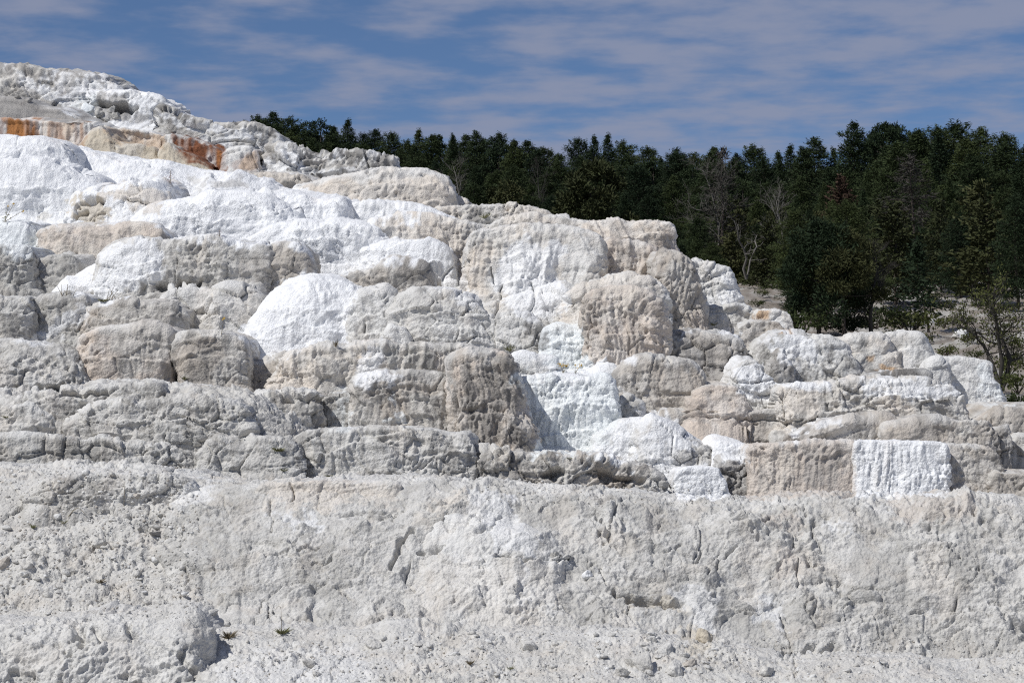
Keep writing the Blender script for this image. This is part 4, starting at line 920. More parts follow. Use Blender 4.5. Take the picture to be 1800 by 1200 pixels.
class Tubes:
    def __init__(s): s.v = []; s.f = []
    def add(s, P, R, sides=6):
        P = np.asarray(P, float); R = np.asarray(R, float)
        T = np.gradient(P, axis=0); T /= np.linalg.norm(T, axis=1, keepdims=True) + 1e-9
        up = np.array([0.31, 0.17, 0.93]) if abs(T[0, 2]) < .9 else np.array([1., .1, 0])
        b0 = sum(len(x) for x in s.v)
        a = np.linspace(0, 2 * math.pi, sides, endpoint=False)
        A = np.cross(T, up); A /= np.linalg.norm(A, axis=1, keepdims=True) + 1e-9
        B = np.cross(T, A)
        V = P[:, None] + R[:, None, None] * (np.cos(a)[None, :, None] * A[:, None] + np.sin(a)[None, :, None] * B[:, None])
        s.v.append(V.reshape(-1, 3))
        n = len(P)
        i = np.arange(n - 1)[:, None] * sides; j = np.arange(sides)[None]; j2 = (j + 1) % sides
        s.f.append(np.stack([i + j, i + j2, i + sides + j2, i + sides + j], -1).reshape(-1, 4) + b0)
    def mesh(s, name, mat):
        return make_mesh(name, np.vstack(s.v), np.vstack(s.f), mat)

class Leaves:
    """many small pointed leaf or needle-spray faces"""
    def __init__(s): s.c = []; s.d = []; s.l = []; s.w = []
    def add(s, c, d, l, w):
        s.c.append(c); s.d.append(d); s.l.append(l); s.w.append(w)
    def mesh(s, name, mat, rs):
        c = np.vstack(s.c); d = np.vstack(s.d); l = np.concatenate(s.l)[:, None]; w = np.concatenate(s.w)[:, None]
        d = d / (np.linalg.norm(d, axis=1, keepdims=True) + 1e-9)
        r = rs.randn(len(c), 3); q = np.cross(d, r); q /= np.linalg.norm(q, axis=1, keepdims=True) + 1e-9
        V = np.stack([c - d * l * .5, c + q * w * .5 - d * l * .1, c + d * l * .5, c - q * w * .5 - d * l * .1], 1).reshape(-1, 3)
        return make_mesh(name, V, np.arange(len(V)).reshape(-1, 4), mat, smooth_=False)

def conifer(seed, h=13., w=2.6, z0=.10, blunt=.62, levels=30, dens=1.0, leaf=(.42, .17), droop=.15, mat=None, gap=.1, wild=.18):
    rs = np.random.RandomState(seed)
    T = Tubes(); L_ = Leaves()
    zs = np.linspace(0, h * .97, 9)
    bx = np.cumsum(rs.randn(9, 2) * .06, 0); bx[0] = 0
    T.add(np.c_[bx, zs], np.linspace(.21, .03, 9) * h / 13, 8)
    for i in range(levels):
        s = (i + rs.rand() * .8) / levels
        z = h * (z0 + (1 - z0) * s)
        r = w * min(1, 1.12 * (1 - s) ** blunt) * (.55 + .45 * min(1, s / .18))
        cx = np.interp(z, zs, bx[:, 0]); cy = np.interp(z, zs, bx[:, 1])
        nb = 6 if r > .8 else 4
        a0 = rs.rand() * 7
        for b in range(nb):
            if rs.rand() < gap: continue
            a = a0 + b * 2 * math.pi / nb + rs.randn() * .25
            ln = r * (1 + rs.randn() * wild)
            up = (.55 * s - droop) + rs.randn() * .12
            di = np.array([math.cos(a), math.sin(a), up])
            if ln > .9:
                T.add([(cx, cy, z), np.array([cx, cy, z]) + di * ln * .55, np.array([cx, cy, z]) + di * ln * .95 + (0, 0, .05 * ln)], [.04 * h / 13, .025 * h / 13, .01], 3)
            m = max(3, int(dens * (7 + ln * 9)))
            f = (.18 + .86 * rs.rand(m) ** .7)
            c = np.array([cx, cy, z]) + di * (ln * f)[:, None]
            sid = np.array([-math.sin(a), math.cos(a), 0])
            spread = (.10 + .22 * ln * (1 - (f - .55) ** 2))
            c = c + sid * (rs.randn(m) * spread)[:, None] + np.c_[np.zeros((m, 2)), rs.randn(m) * .16 + .05]
            for q in range(3):
                dd = di * .9 + sid * (rs.randn(m) * .7)[:, None] + np.c_[np.zeros((m, 2)), rs.randn(m) * .45]
                L_.add(c + rs.randn(m, 3) * .11, dd, leaf[0] * (.6 + .8 * rs.rand(m)), leaf[1] * (.6 + .8 * rs.rand(m)))
    m = 40
    L_.add(np.c_[bx[-1, 0] + rs.randn(m) * .13, bx[-1, 1] + rs.randn(m) * .13, h * .97 + rs.randn(m) * .22], np.c_[rs.randn(m, 2) * .6, np.ones(m)], np.full(m, .4), np.full(m, .13))
    return T.mesh('trunk', M_BARK), L_.mesh('crown', mat or M_FIR, rs)

def round_pine(seed, h=13., lobes=9, w=2.9, base=.5, mat=None, leaf=(.34, .13), n=260, lr=(.7, 1.2), flat=.75):
    """open crowned pine: limbs that each carry a rounded tuft mass"""
    rs = np.random.RandomState(seed)
    T = Tubes(); L_ = Leaves()
    zs = np.linspace(0, h * .93, 10); bx = np.cumsum(rs.randn(10, 2) * .11 * h / 13, 0); bx[0] = 0
    T.add(np.c_[bx, zs], np.linspace(.24, .05, 10) * h / 13, 8)
    for i in range(lobes):
        s = (i + .5) / lobes
        z = h * (base + (.97 - base) * s); a = i * 2.4 + rs.randn() * .3
        rr = w * (1 - .75 * s ** 2) * (.55 + .5 * rs.rand())
        if i == lobes - 1: rr *= .2
        st = np.array([np.interp(z * .9, zs, bx[:, 0]), np.interp(z * .9, zs, bx[:, 1]), z * .9])
        en = np.array([rr * math.cos(a), rr * math.sin(a), z])
        T.add([st, (st + en) / 2 + rs.randn(3) * .12, en], [.08 * h / 13, .05 * h / 13, .015], 4)
        R = lr[0] + (lr[1] - lr[0]) * rs.rand()
        u = rs.randn(n, 3); u /= np.linalg.norm(u, axis=1, keepdims=True)
        rad_ = R * (.45 + .6 * rs.rand(n) ** .6) * (1 + .35 * np.sin(u[:, 0] * 5 + i) * np.sin(u[:, 1] * 4 + 2 * i))
        c = en + u * rad_[:, None] * np.array([1, 1, flat])
        for q in range(2):
            L_.add(c + rs.randn(n, 3) * .06, u + rs.randn(n, 3) * .5 + (0, 0, .3), leaf[0] * (.6 + .8 * rs.rand(n)), leaf[1] * (.6 + .8 * rs.rand(n)))
    return T.mesh('trunk', M_BARK), L_.mesh('crown', mat or M_FIR, rs)

def bare_tree(seed, h=8., lean=.0, levels=3, spread=.55, trunks=1, mat=None, r0=.12, nb=9, bend=.12, crown_twigs=0, start=.3):
    """leafless tree: a trunk mesh and a mesh of its branches"""
    rs = np.random.RandomState(seed)
    T = Tubes(); B = Tubes(); tips = []
    def grow(p, d, ln, r, lev, tubes):
        n = 6 if lev == 0 else 5
        P = [p]; dd = d / np.linalg.norm(d)
        for i in range(n):
            dd = dd + rs.randn(3) * bend * (1 if lev == 0 else 1.9) + np.array([0, 0, .04]); dd /= np.linalg.norm(dd)
            P.append(P[-1] + dd * ln / n)
        tubes.add(P, np.linspace(r, r * .25 + .004, n + 1), 7 if lev == 0 else 4)
        if lev >= levels: tips.append(P[-1]); return
        k = nb if lev == 0 else max(3, nb // 2)
        for i in range(k):
            f = start + (1 - start) * (i + rs.rand()) / k if lev == 0 else .25 + .75 * rs.rand()
            j = min(f * n, n - .01); a = int(j); q = P[a] + (P[a + 1] - P[a]) * (j - a)
            az = rs.rand() * 6.28
            side = np.array([math.cos(az), math.sin(az), .15 + .5 * rs.rand()])
            grow(q, side * spread + dd * .35, ln * (.42 - .18 * f * (lev == 0)) * (.7 + .6 * rs.rand()), r * .45 * (1 - .5 * f), lev + 1, B)
    for t in range(trunks):
        az = rs.rand() * 6.28 if trunks > 1 else 0
        d = np.array([math.cos(az) * .28 * (trunks > 1) + lean, math.sin(az) * .28 * (trunks > 1), 1.])
        grow(np.zeros(3), d, h * (1 - .2 * rs.rand() * (t > 0)), r0 * (1 if t == 0 else .75), 0, T)
    cr = None
    if crown_twigs:
        L_ = Leaves(); tp = np.array(tips); tp = tp[rs.rand(len(tp)) < crown_twigs]
        for q in range(7):
            L_.add(tp + rs.randn(*tp.shape) * .10, rs.randn(*tp.shape), np.full(len(tp), .09), np.full(len(tp), .03))
        cr = L_.mesh('crown', M_BUSH, rs)
    return T.mesh('trunk', mat or M_DEADWOOD), B.mesh('branch', mat or M_DEADWOOD), cr

def tree(name, label, cat, parts, px, py, Y, sc=1., rot=0., sx=1., group=None, dz=-.4, tilt=(0, 0)):
    p = world(px, py, Y)
    o = bpy.data.objects.new(name, None); C.objects.link(o)
    o.empty_display_size = .3
    o.location = (p[0], p[1], p[2] + dz); o.rotation_euler = (tilt[0], tilt[1], rot); o.scale = (sc * sx, sc * sx, sc)
    tag(o, label, cat, group)
    for me in parts:
        if me is not None: link(me.name.split('.')[0], me, o)
    return o

FIRS = [conifer(11, 13, 3.1, blunt=.72, dens=1.9, leaf=(.31, .075)), conifer(12, 13, 3.4, blunt=.55, wild=.22, dens=1.9, leaf=(.31, .075)), conifer(13, 13, 2.9, blunt=.85, gap=.1, dens=1.9, leaf=(.31, .075)),
        conifer(14, 13, 3.3, blunt=.5, gap=.1, wild=.26, dens=1.9, leaf=(.31, .075)), conifer(15, 13, 3.0, blunt=.62, droop=.25, dens=1.9, leaf=(.31, .075))]
ROUNDS = [round_pine(21, 13, 11, 2.6), round_pine(22, 13, 9, 2.9, base=.45)]
OLIVES = [conifer(31, 8, 2.2, z0=.05, blunt=.5, levels=20, gap=.25, wild=.4, mat=M_OLIVE, dens=.8), round_pine(32, 8, 9, 2.0, base=.3, mat=M_OLIVE, n=200)]
TTOP = pts("-200,205 430,214 470,208 520,210 560,208 600,222 650,222 700,230 760,228 820,228 850,234 890,232 940,244 990,234 1040,232 1070,234 1110,248 1150,254 1230,257 1262,246 1300,250 1345,255 1385,258 1420,240 1460,245 1490,235 1560,205 1630,215 1710,208 1760,228 1800,220 2100,215")
RBASE = pts("-200,345 430,345 600,362 760,392 1000,415 1230,425 1500,438 1800,442 2100,445")
rt = np.random.RandomState(5)
FOREST = [('conifer_tree', 'dark green conifer with a blunt bushy top standing in the close wood', 'conifer', 'dark conifers of the wood behind the terraces'),
          ('pine_tree', 'dark pine with separate rounded tufts standing in the close wood', 'pine', 'round tufted pines in the wood'),
          ('olive_tree', 'yellowish olive green small tree at the front of the wood', 'tree', 'olive green trees along the front of the wood')]
count = 0
ROWS = [('dark green conifer on the ridge line with its blunt top against the sky', 'dark conifers along the ridge line'),
        ('dark green conifer deep in the close wood below the ridge line', 'dark conifers inside the wood'),
        ('smaller dark green conifer at the lower edge of the wood above the pale ground', 'conifers at the lower edge of the wood')]
def forest_tree(px, Y, py, top, kind, row=5):
    global count
    if kind == 0: parts = FIRS[rt.randint(len(FIRS))]; H0 = 13
    elif kind == 1: parts = ROUNDS[rt.randint(2)]; H0 = 13
    else: parts = OLIVES[rt.randint(2)]; H0 = 8
    hh = (py - top) * Y / F
    hh = float(np.clip(hh, 2.5, 16.5))
    n_, l_, c_, g_ = FOREST[kind]
    if kind == 0:
        l_, g_ = ROWS[0 if row == 0 else 1 if row < 4 else 2]
    tree(n_, l_, c_, parts, px, py, Y, hh / H0, rt.rand() * 6.28, .92 + .3 * rt.rand(), g_)
    count += 1
NROW = 6
for r in range(NROW):
    t = r / (NROW - 1)
    px = 405 + 20 * rt.rand() if r < 3 else (760 if r < 4 else 1140)
    while px < 1860:
        rb = np.interp(px, RBASE[:, 0], RBASE[:, 1]); fb = 497
        py = rb + (fb - rb) * t ** 1.3
        Y = float(yback(py)) * (1 + .03 * rt.randn())
        skyl = np.interp(px, SKYL[:, 0], SKYL[:, 1])
        T0 = np.interp(px, TTOP[:, 0], TTOP[:, 1])
        top = T0 - 12 * (px < 520) + (0, 16, 52, 92, 130, 165)[r] + rt.randn() * (10 if r == 0 else 15) + 4
        wpx = 4.6 * F / Y * (.78 if r == 0 else .9)
        wpx = wpx * min(1, (py - top) * Y / F / 11)
        if top < skyl - 8:
            u = rt.rand()
            kind = (1 if u < .05 else 0) if r < 3 else (2 if u < .15 + .15 * (r == 5) else 0)
            if r == 5 and 1390 < px < 1500 and rt.rand() < .6: pass
            else: forest_tree(px, Y, py, top, kind, r)
        px += wpx * (.50 + .32 * rt.rand())
print('forest trees', count)

# trees one can pick out
tree('tall_pine', 'tallest round headed pine standing above the treeline', 'pine', round_pine(41, 13.2, 15, 3.2, base=.72, lr=(.6, 1.0), n=300, leaf=(.3, .09)), 1562, 436, 232, 1.0, 0, 1)
tree('rusty_conifer', 'rusty brown dying conifer in the middle of the dark wood', 'conifer', conifer(42, 9, 1.9, gap=.25, mat=M_RUSTN, dens=.7, levels=22), 1478, 455, 190, .8)
tree('grey_conifer', 'grey half dead conifer with bare twigs beside the white twisted snag', 'dead tree', conifer(43, 9, 1.9, gap=.3, mat=M_GREYTW, dens=.35, leaf=(.5, .06), levels=20), 1268, 480, 150, .95)
tree('grey_conifer', 'grey thin crowned dead conifer with a long pale trunk right of the big pine', 'dead tree', conifer(44, 9, 1.8, z0=.5, gap=.3, mat=M_GREYTW, dens=.4, leaf=(.5, .06), levels=14), 1606, 500, 122, .80)
SN = bare_tree(51, 7, nb=14, spread=.45, r0=.09)
tree('dead_tree', 'pale bare dead tree rising from the wood above the end block', 'dead tree', SN[:2], 1262, 470, 150, 1.0)
tree('dead_tree', 'pale bare snag with many upright limbs above the dark shrubs', 'dead tree', bare_tree(52, 6, nb=14, spread=.32, r0=.075)[:2], 1383, 490, 122, .86)
tree('dead_tree', 'white twisted double trunked snag at the edge of the wood', 'dead tree', bare_tree(53, 3.2, trunks=2, nb=5, spread=.6, r0=.075, bend=.28, levels=2)[:2], 1312, 476, 112, 1.0)
tree('dead_tree', 'bare grey snag among the conifers above the cream dome', 'dead tree', bare_tree(54, 7, nb=12)[:2], 815, 400, 240, 1.0)
tree('dead_tree', 'leafless greyish tree above the flat beige ledge', 'dead tree', bare_tree(55, 8, nb=14, spread=.45, mat=M_GREYTW, r0=.09)[:2], 955, 420, 230, .95)
tree('olive_tree', 'broad olive green tree above the square buttress', 'tree', round_pine(45, 6, 12, 2.6, base=.3, mat=M_OLIVE, lr=(.7, 1.1)), 1042, 430, 150, .95)
# the open group on the pale ground
tree('green_pine', 'large loose green pine with crooked limbs behind the streaked mound', 'pine', round_pine(61, 4.8, 26, 1.5, base=.2, mat=M_FIR, lr=(.38, .75), n=420, leaf=(.16, .04)), 1442, 592, 86, .98, .4, 1.1)
tree('leaning_pine', 'pine with a thick leaning grey trunk right of the large loose green pine', 'pine', round_pine(62, 4.8, 20, 1.3, base=.42, mat=M_OLIVE, lr=(.34, .62), n=330, leaf=(.16, .04)), 1486, 594, 85, .95, 1.4, 1.1, tilt=(0, .22))
tree('dead_tree', 'grey dead pine with a tangle of bare curling twigs right of the leaning trunk', 'dead tree', bare_tree(63, 3.6, nb=16, spread=.7, mat=M_GREYTW, r0=.10, bend=.1, start=.15)[:2], 1532, 585, 86, .95)
tree('young_fir', 'small dark fir standing alone on the pale ground', 'fir', conifer(64, 3.6, .78, z0=.22, levels=15, leaf=(.24, .07), dens=.9, gap=.2, wild=.35), 1632, 572, 92, .98)
tree('green_pine', 'slender green pine behind the lone young fir', 'pine', conifer(65, 5, 1.1, z0=.2, levels=18, leaf=(.26, .08), mat=M_OLIVE, gap=.25, wild=.4), 1655, 500, 118, .9)
BT = bare_tree(66, 2.7, trunks=3, nb=10, spread=.75, mat=M_GREYTW, r0=.075, bend=.2, crown_twigs=.35, start=.3)
tree('gnarled_tree', 'gnarled almost leafless tree behind the square end block', 'tree', BT, 1752, 672, 62, 1.22)
for i, (px, py, Y, hp, k) in enumerate([(1490, 528, 106, 190, 0), (1575, 520, 110, 175, 1), (1690, 512, 116, 150, 0), (1740, 520, 110, 180, 1), (1790, 525, 106, 200, 0), (1350, 500, 122, 120, 1), (1225, 492, 128, 120, 0), (1400, 520, 110, 165, 0)]):
    forest_tree(px, Y, py, py - hp, (0, 2)[k])
# low bushes
def bush(seed, r=.6, n=420, flat=.6, mat=None, leaf=(.14, .06)):
    rs = np.random.RandomState(seed); T = Tubes(); L_ = Leaves()
    for i in range(9):
        a = rs.rand() * 6.28; d = np.array([math.cos(a) * r * .8, math.sin(a) * r * .8, r * flat * (.6 + .8 * rs.rand())])
        T.add([(0, 0, -.05), d * .5 + rs.randn(3) * .04, d], [.025, .015, .006], 4)
        u = rs.randn(n // 9, 3); m = len(u)
        L_.add(d * .85 + u * np.array([.30, .30, .2]) * r, rs.randn(m, 3) + (0, 0, .6), leaf[0] * (.6 + .8 * rs.rand(m)), leaf[1] * (.6 + .8 * rs.rand(m)))
    return T.mesh('stem', M_BARK), L_.mesh('foliage', mat or M_BUSH, rs)
BUSHES = [bush(71), bush(72, flat=.8), bush(73, flat=.4, mat=M_OLIVE)]
for i, (px, py, Y, s, k, lab) in enumerate([
    (1412, 590, 84, 1.5, 1, 'tall dark green bush leaning against the orange patched block'), (1395, 545, 100, .7, 0, 'small dark bush on the pale ground left of the big pine'),
    (1432, 560, 92, 1.3, 1, 'dense dark bush under the big green pine'), (1558, 565, 92, 1.25, 0, 'wide green bush between the dead pine and the young fir'),
    (1600, 560, 95, .8, 2, 'olive bush left of the young fir trunk'), (1660, 575, 90, .8, 0, 'low dark bush at the foot of the young fir'),
    (1570, 600, 83, .8, 2, 'low olive bush on the rim above the double topped mound'), (1700, 600, 83, .6, 2, 'reddish olive bush beside the pale rock slab'),
    (1340, 520, 115, .6, 0, 'little dark bush on the pale slope under the wood'), (1372, 505, 122, .8, 0, 'small dark bush high on the pale slope'),
    (1790, 690, 56, .8, 1, 'dark bush at the right edge beside the square end block'), (1795, 610, 78, .7, 0, 'green bush at the right edge behind the gnarled tree'),
    (1310, 497, 126, .9, 2, 'olive bush on the brow of the pale slope'), (1690, 520, 115, .45, 0, 'tiny dark tuft on the pale brow right of the young fir'),
    (1720, 660, 66, .6, 1, 'dark bush at the foot of the gnarled tree'), (1775, 660, 66, .8, 1, 'dark bush just right of the gnarled tree'), (1800, 720, 50, .7, 0, 'dark bush at the right edge under the other bushes')]):
    tree('bush', lab, 'bush', BUSHES[k], px, py, Y, s * .9, i * 1.3, 1, None, dz=0)

for i, (px, py, Y) in enumerate([(1350, 500, 123), (1425, 515, 118), (1480, 515, 115), (1510, 540, 100), (1580, 520, 112), (1665, 540, 101), (1720, 540, 100), (1745, 525, 110), (1775, 545, 100),
                                  (1700, 570, 92), (1765, 580, 88), (1620, 600, 84), (1665, 625, 76), (1712, 632, 74), (1785, 640, 72), (1640, 528, 108), (1330, 540, 108), (1385, 570, 92), (1300, 492, 128), (1330, 496, 125), (1365, 496, 125), (1400, 500, 123), (1460, 503, 122), (1500, 505, 121), (1540, 505, 121), (1570, 507, 120), (1605, 506, 121), (1640, 508, 120), (1675, 508, 120), (1710, 508, 120), (1745, 510, 119), (1780, 510, 119), (1540, 575, 90), (1585, 578, 89), (1600, 585, 87), (1460, 575, 90), (1500, 580, 88)]):
    tree('scrub', 'small dark scrub dotted over the pale ground before the wood', 'bush', BUSHES[i % 3], px, py, Y, (.42 if i < 18 else .9) + .45 * ((i * 37) % 10) / 10, i * 2.1, 1.1, 'scrub dotted over the pale ground', dz=0)

# ------------------------------------------------------------------ things lying and growing on the rock
bpy.context.view_layer.update()
DG = bpy.context.evaluated_depsgraph_get()
def hit(px, py):
    d = Vector(world(px, py, 10.0)) - Vector((0, 0, EYE)); d.normalize()
    ok, loc, nor, idx, ob, mx = SC.ray_cast(DG, (0, 0, EYE), d, distance=700)
    return (np.array(loc), np.array(nor)) if ok else (world(px, py, yhill(py)), np.array([0, 0, 1.]))

def boulder_mesh(name, seed, c='l', flat=1.0, cuts=12, sub=4):
    import bmesh
    rs = np.random.RandomState(seed)
    bm = bmesh.new(); bmesh.ops.create_icosphere(bm, subdivisions=sub, radius=1.0)
    V = np.array([v.co[:] for v in bm.verts]); Fc = np.array([[v.index for v in f.verts] for f in bm.faces]); bm.free()
    for i in range(cuts):
        n = rs.randn(3); n /= np.linalg.norm(n); d = .42 + .4 * rs.rand()
        s = V @ n
        V = V - np.maximum(s - d, 0)[:, None] * n * .92
    V = V * (1 + .22 * perlin(V, 1.1, seed * 3.1) + .11 * perlin(V, 3.2, seed) + .07 * perlin(V, 8, seed + 5) + .04 * perlin(V, 17, seed + 6))[:, None]
    V[:, 2] *= flat
    col = np.repeat(COL[c][None], len(V), 0) * (1 + .25 * perlin(V, 2.0, seed + 9.))[:, None]
    return make_mesh(name, V, Fc, M_ROCK, col)
BM = {}
def boulder(px, py, w, label, c='l', flat=.75, seed=1, asp=1.0, name='boulder', cat='rock', group=None, rot=0., sub=4):
    key = (c, flat, seed, sub)
    if key not in BM: BM[key] = boulder_mesh('boulder', seed, c, flat, sub=sub)
    p, n = hit(px, py)
    s = w / 2 * p[1] / F
    o = link(name, BM[key], loc=(p[0], p[1] + s * .2, p[2] + s * flat * .25))
    o.scale = (s * asp, s, s); o.rotation_euler = (0, 0, rot)
    tag(o, label, cat, group)
    return o
for a in [
    (1128, 1172, 62, 'largest broken boulder in the heap at the bottom right of centre', 'g', .85, 1), (1168, 1150, 46, 'pale angular boulder topmost in the heap at the bottom', 'l', .8, 2),
    (1186, 1184, 44, 'pointed white edged boulder at the right end of the bottom heap', 'l', 1., 3), (1090, 1186, 36, 'grey boulder at the left foot of the bottom heap', 'g', .7, 4),
    (1146, 1128, 26, 'small boulder perched just above the bottom heap', 'l', .7, 5), (1212, 1168, 28, 'small dark boulder behind the pointed one in the bottom heap', 'n', .7, 2),
    (1030, 1012, 24, 'bright white stone lying under the middle bulge of the lower wall', 'w', .8, 3), (540, 1168, 30, 'knobbly grey stone alone on the ground right of the front hump', 'g', .8, 1),
    (6, 992, 28, 'rounded grey boulder at the left edge of the loose slope', 'n', .9, 4), (44, 1012, 26, 'flat pale slab on the lip above the front hump', 'l', .4, 5),
    (66, 1018, 18, 'small flat slab right beside the flat pale slab', 'g', .5, 2), (656, 1136, 34, 'rounded grey lump half sunk at the foot of the lower wall', 'g', .9, 4),
    (932, 1138, 34, 'rounded lump half sunk under the middle bulge', 'l', .8, 1), (972, 832, 20, 'dark stone sitting in the small cave of the broken bank', 'd', .9, 3),
    (1348, 1184, 34, 'wedge shaped stone at the bottom under the big cracked bulge', 'g', .7, 5), (176, 958, 34, 'square grey block sunk in the loose slope', 'g', .8, 2),
    (394, 1098, 26, 'layered slab near the dry tuft right of the front hump', 'g', .45, 3), (372, 1078, 30, 'cracked slab standing above the layered slab', 'l', .6, 1),
    (156, 196, 30, 'bluish white angular block under the far white lip', 'i', 1., 3), (176, 204, 24, 'grey angular block right of the bluish white far block', 'm', 1., 2),
    (196, 196, 20, 'small rounded grey rock in the far hollow', 'm', 1., 4), (203, 208, 22, 'wide grey rock low in the far hollow', 'm', .8, 5), (186, 212, 22, 'low grey rock at the left foot of the far hollow', 'm', .6, 1),
    (50, 178, 18, 'dark rock at the top of the dark dirt slope', 'd', .8, 1), (30, 172, 16, 'dark rounded rock left on the dark dirt slope', 'd', .8, 4),
    (276, 940, 44, 'dark brown flat stone half buried in the loose slope', 'd', .3, 5), (242, 872, 28, 'dark shaded stone in the loose slope under the stalk', 'n', .5, 1),
    (1236, 1128, 48, 'cream pitted boulder right above the bottom heap', 'c', .9, 2), (1688, 592, 46, 'pale flat rock on the ground left of the gnarled tree', 'o', .6, 3),
    (1636, 566, 24, 'pale rock at the foot of the lone young fir', 'o', .6, 2)]:
    boulder(*a, rot=a[0] * .7)
rb = np.random.RandomState(9)
def stones(n, x0, x1, y0, y1, smin, smax, label, group):
    for i in range(n):
        px = x0 + (x1 - x0) * rb.rand(); py = y0 + (y1 - y0) * rb.rand()
        boulder(px, py, smin + (smax - smin) * rb.rand() ** 2, label, 'lgo'[rb.randint(3)], (.5, .75)[rb.randint(2)], rb.randint(1, 6), .8 + .6 * rb.rand(), 'stone', 'stone', group, rb.rand() * 6, sub=2)
stones(120, 0, 345, 830, 1080, 7, 22, 'loose pale stone scattered on the rubble slope at left', 'loose stones on the left rubble slope')
stones(80, 395, 1080, 1112, 1200, 7, 20, 'loose pale stone scattered on the flat rubble along the bottom', 'loose stones along the bottom')
stones(30, 1040, 1260, 1110, 1200, 8, 22, 'broken stone around the boulder heap at the bottom', 'broken stones around the heap')
stones(40, 1260, 1790, 1160, 1200, 6, 15, 'loose pale stone on the ground below the lower wall at right', 'loose stones below the lower wall at right')
stones(25, 840, 1160, 845, 870, 5, 11, 'small stone lying on the shelf over the lower wall', 'small stones on the shelf')
# gravel nobody could count
ICO = boulder_mesh('gravel_seed', 3, 'l', .7, 4, 1)
iv = np.empty(len(ICO.vertices) * 3, np.float32); ICO.vertices.foreach_get('co', iv); iv = iv.reshape(-1, 3)
fi = np.array([p.vertices[:] for p in ICO.polygons])
bpy.data.meshes.remove(ICO)
GV, GF, GC = [], [], []
def gravel(n, x0, x1, y0, y1, smin=1.5, smax=4.5):
    for i in range(n):
        p, nn = hit(x0 + (x1 - x0) * rb.rand(), y0 + (y1 - y0) * rb.rand())
        s = (smin + (smax - smin) * rb.rand() ** 2) / 2 * p[1] / F
        a = rb.rand() * 6.28; ca, sa = math.cos(a), math.sin(a)
        v = iv @ np.array([[ca, sa, 0], [-sa, ca, 0], [0, 0, 1]]) * s * (.7 + .6 * rb.rand(3))
        GF.append(fi + len(iv) * len(GV)); GV.append(v + p)
        GC.append(np.repeat((COL['lgon'[rb.randint(4)]] * (.85 + .3 * rb.rand()))[None], len(v), 0))
gravel(1700, 0, 350, 820, 1085, 2., 7.5); gravel(1500, 385, 1260, 1108, 1200, 2., 6.5); gravel(250, 0, 560, 680, 830); gravel(300, 840, 1300, 846, 890); gravel(700, 1240, 1800, 1120, 1200, 2., 6.); gravel(150, 0, 340, 1085, 1110)
tag(link('gravel', make_mesh('gravel', np.vstack(GV), np.vstack(GF), M_ROCK, np.vstack(GC))), kind='stuff')

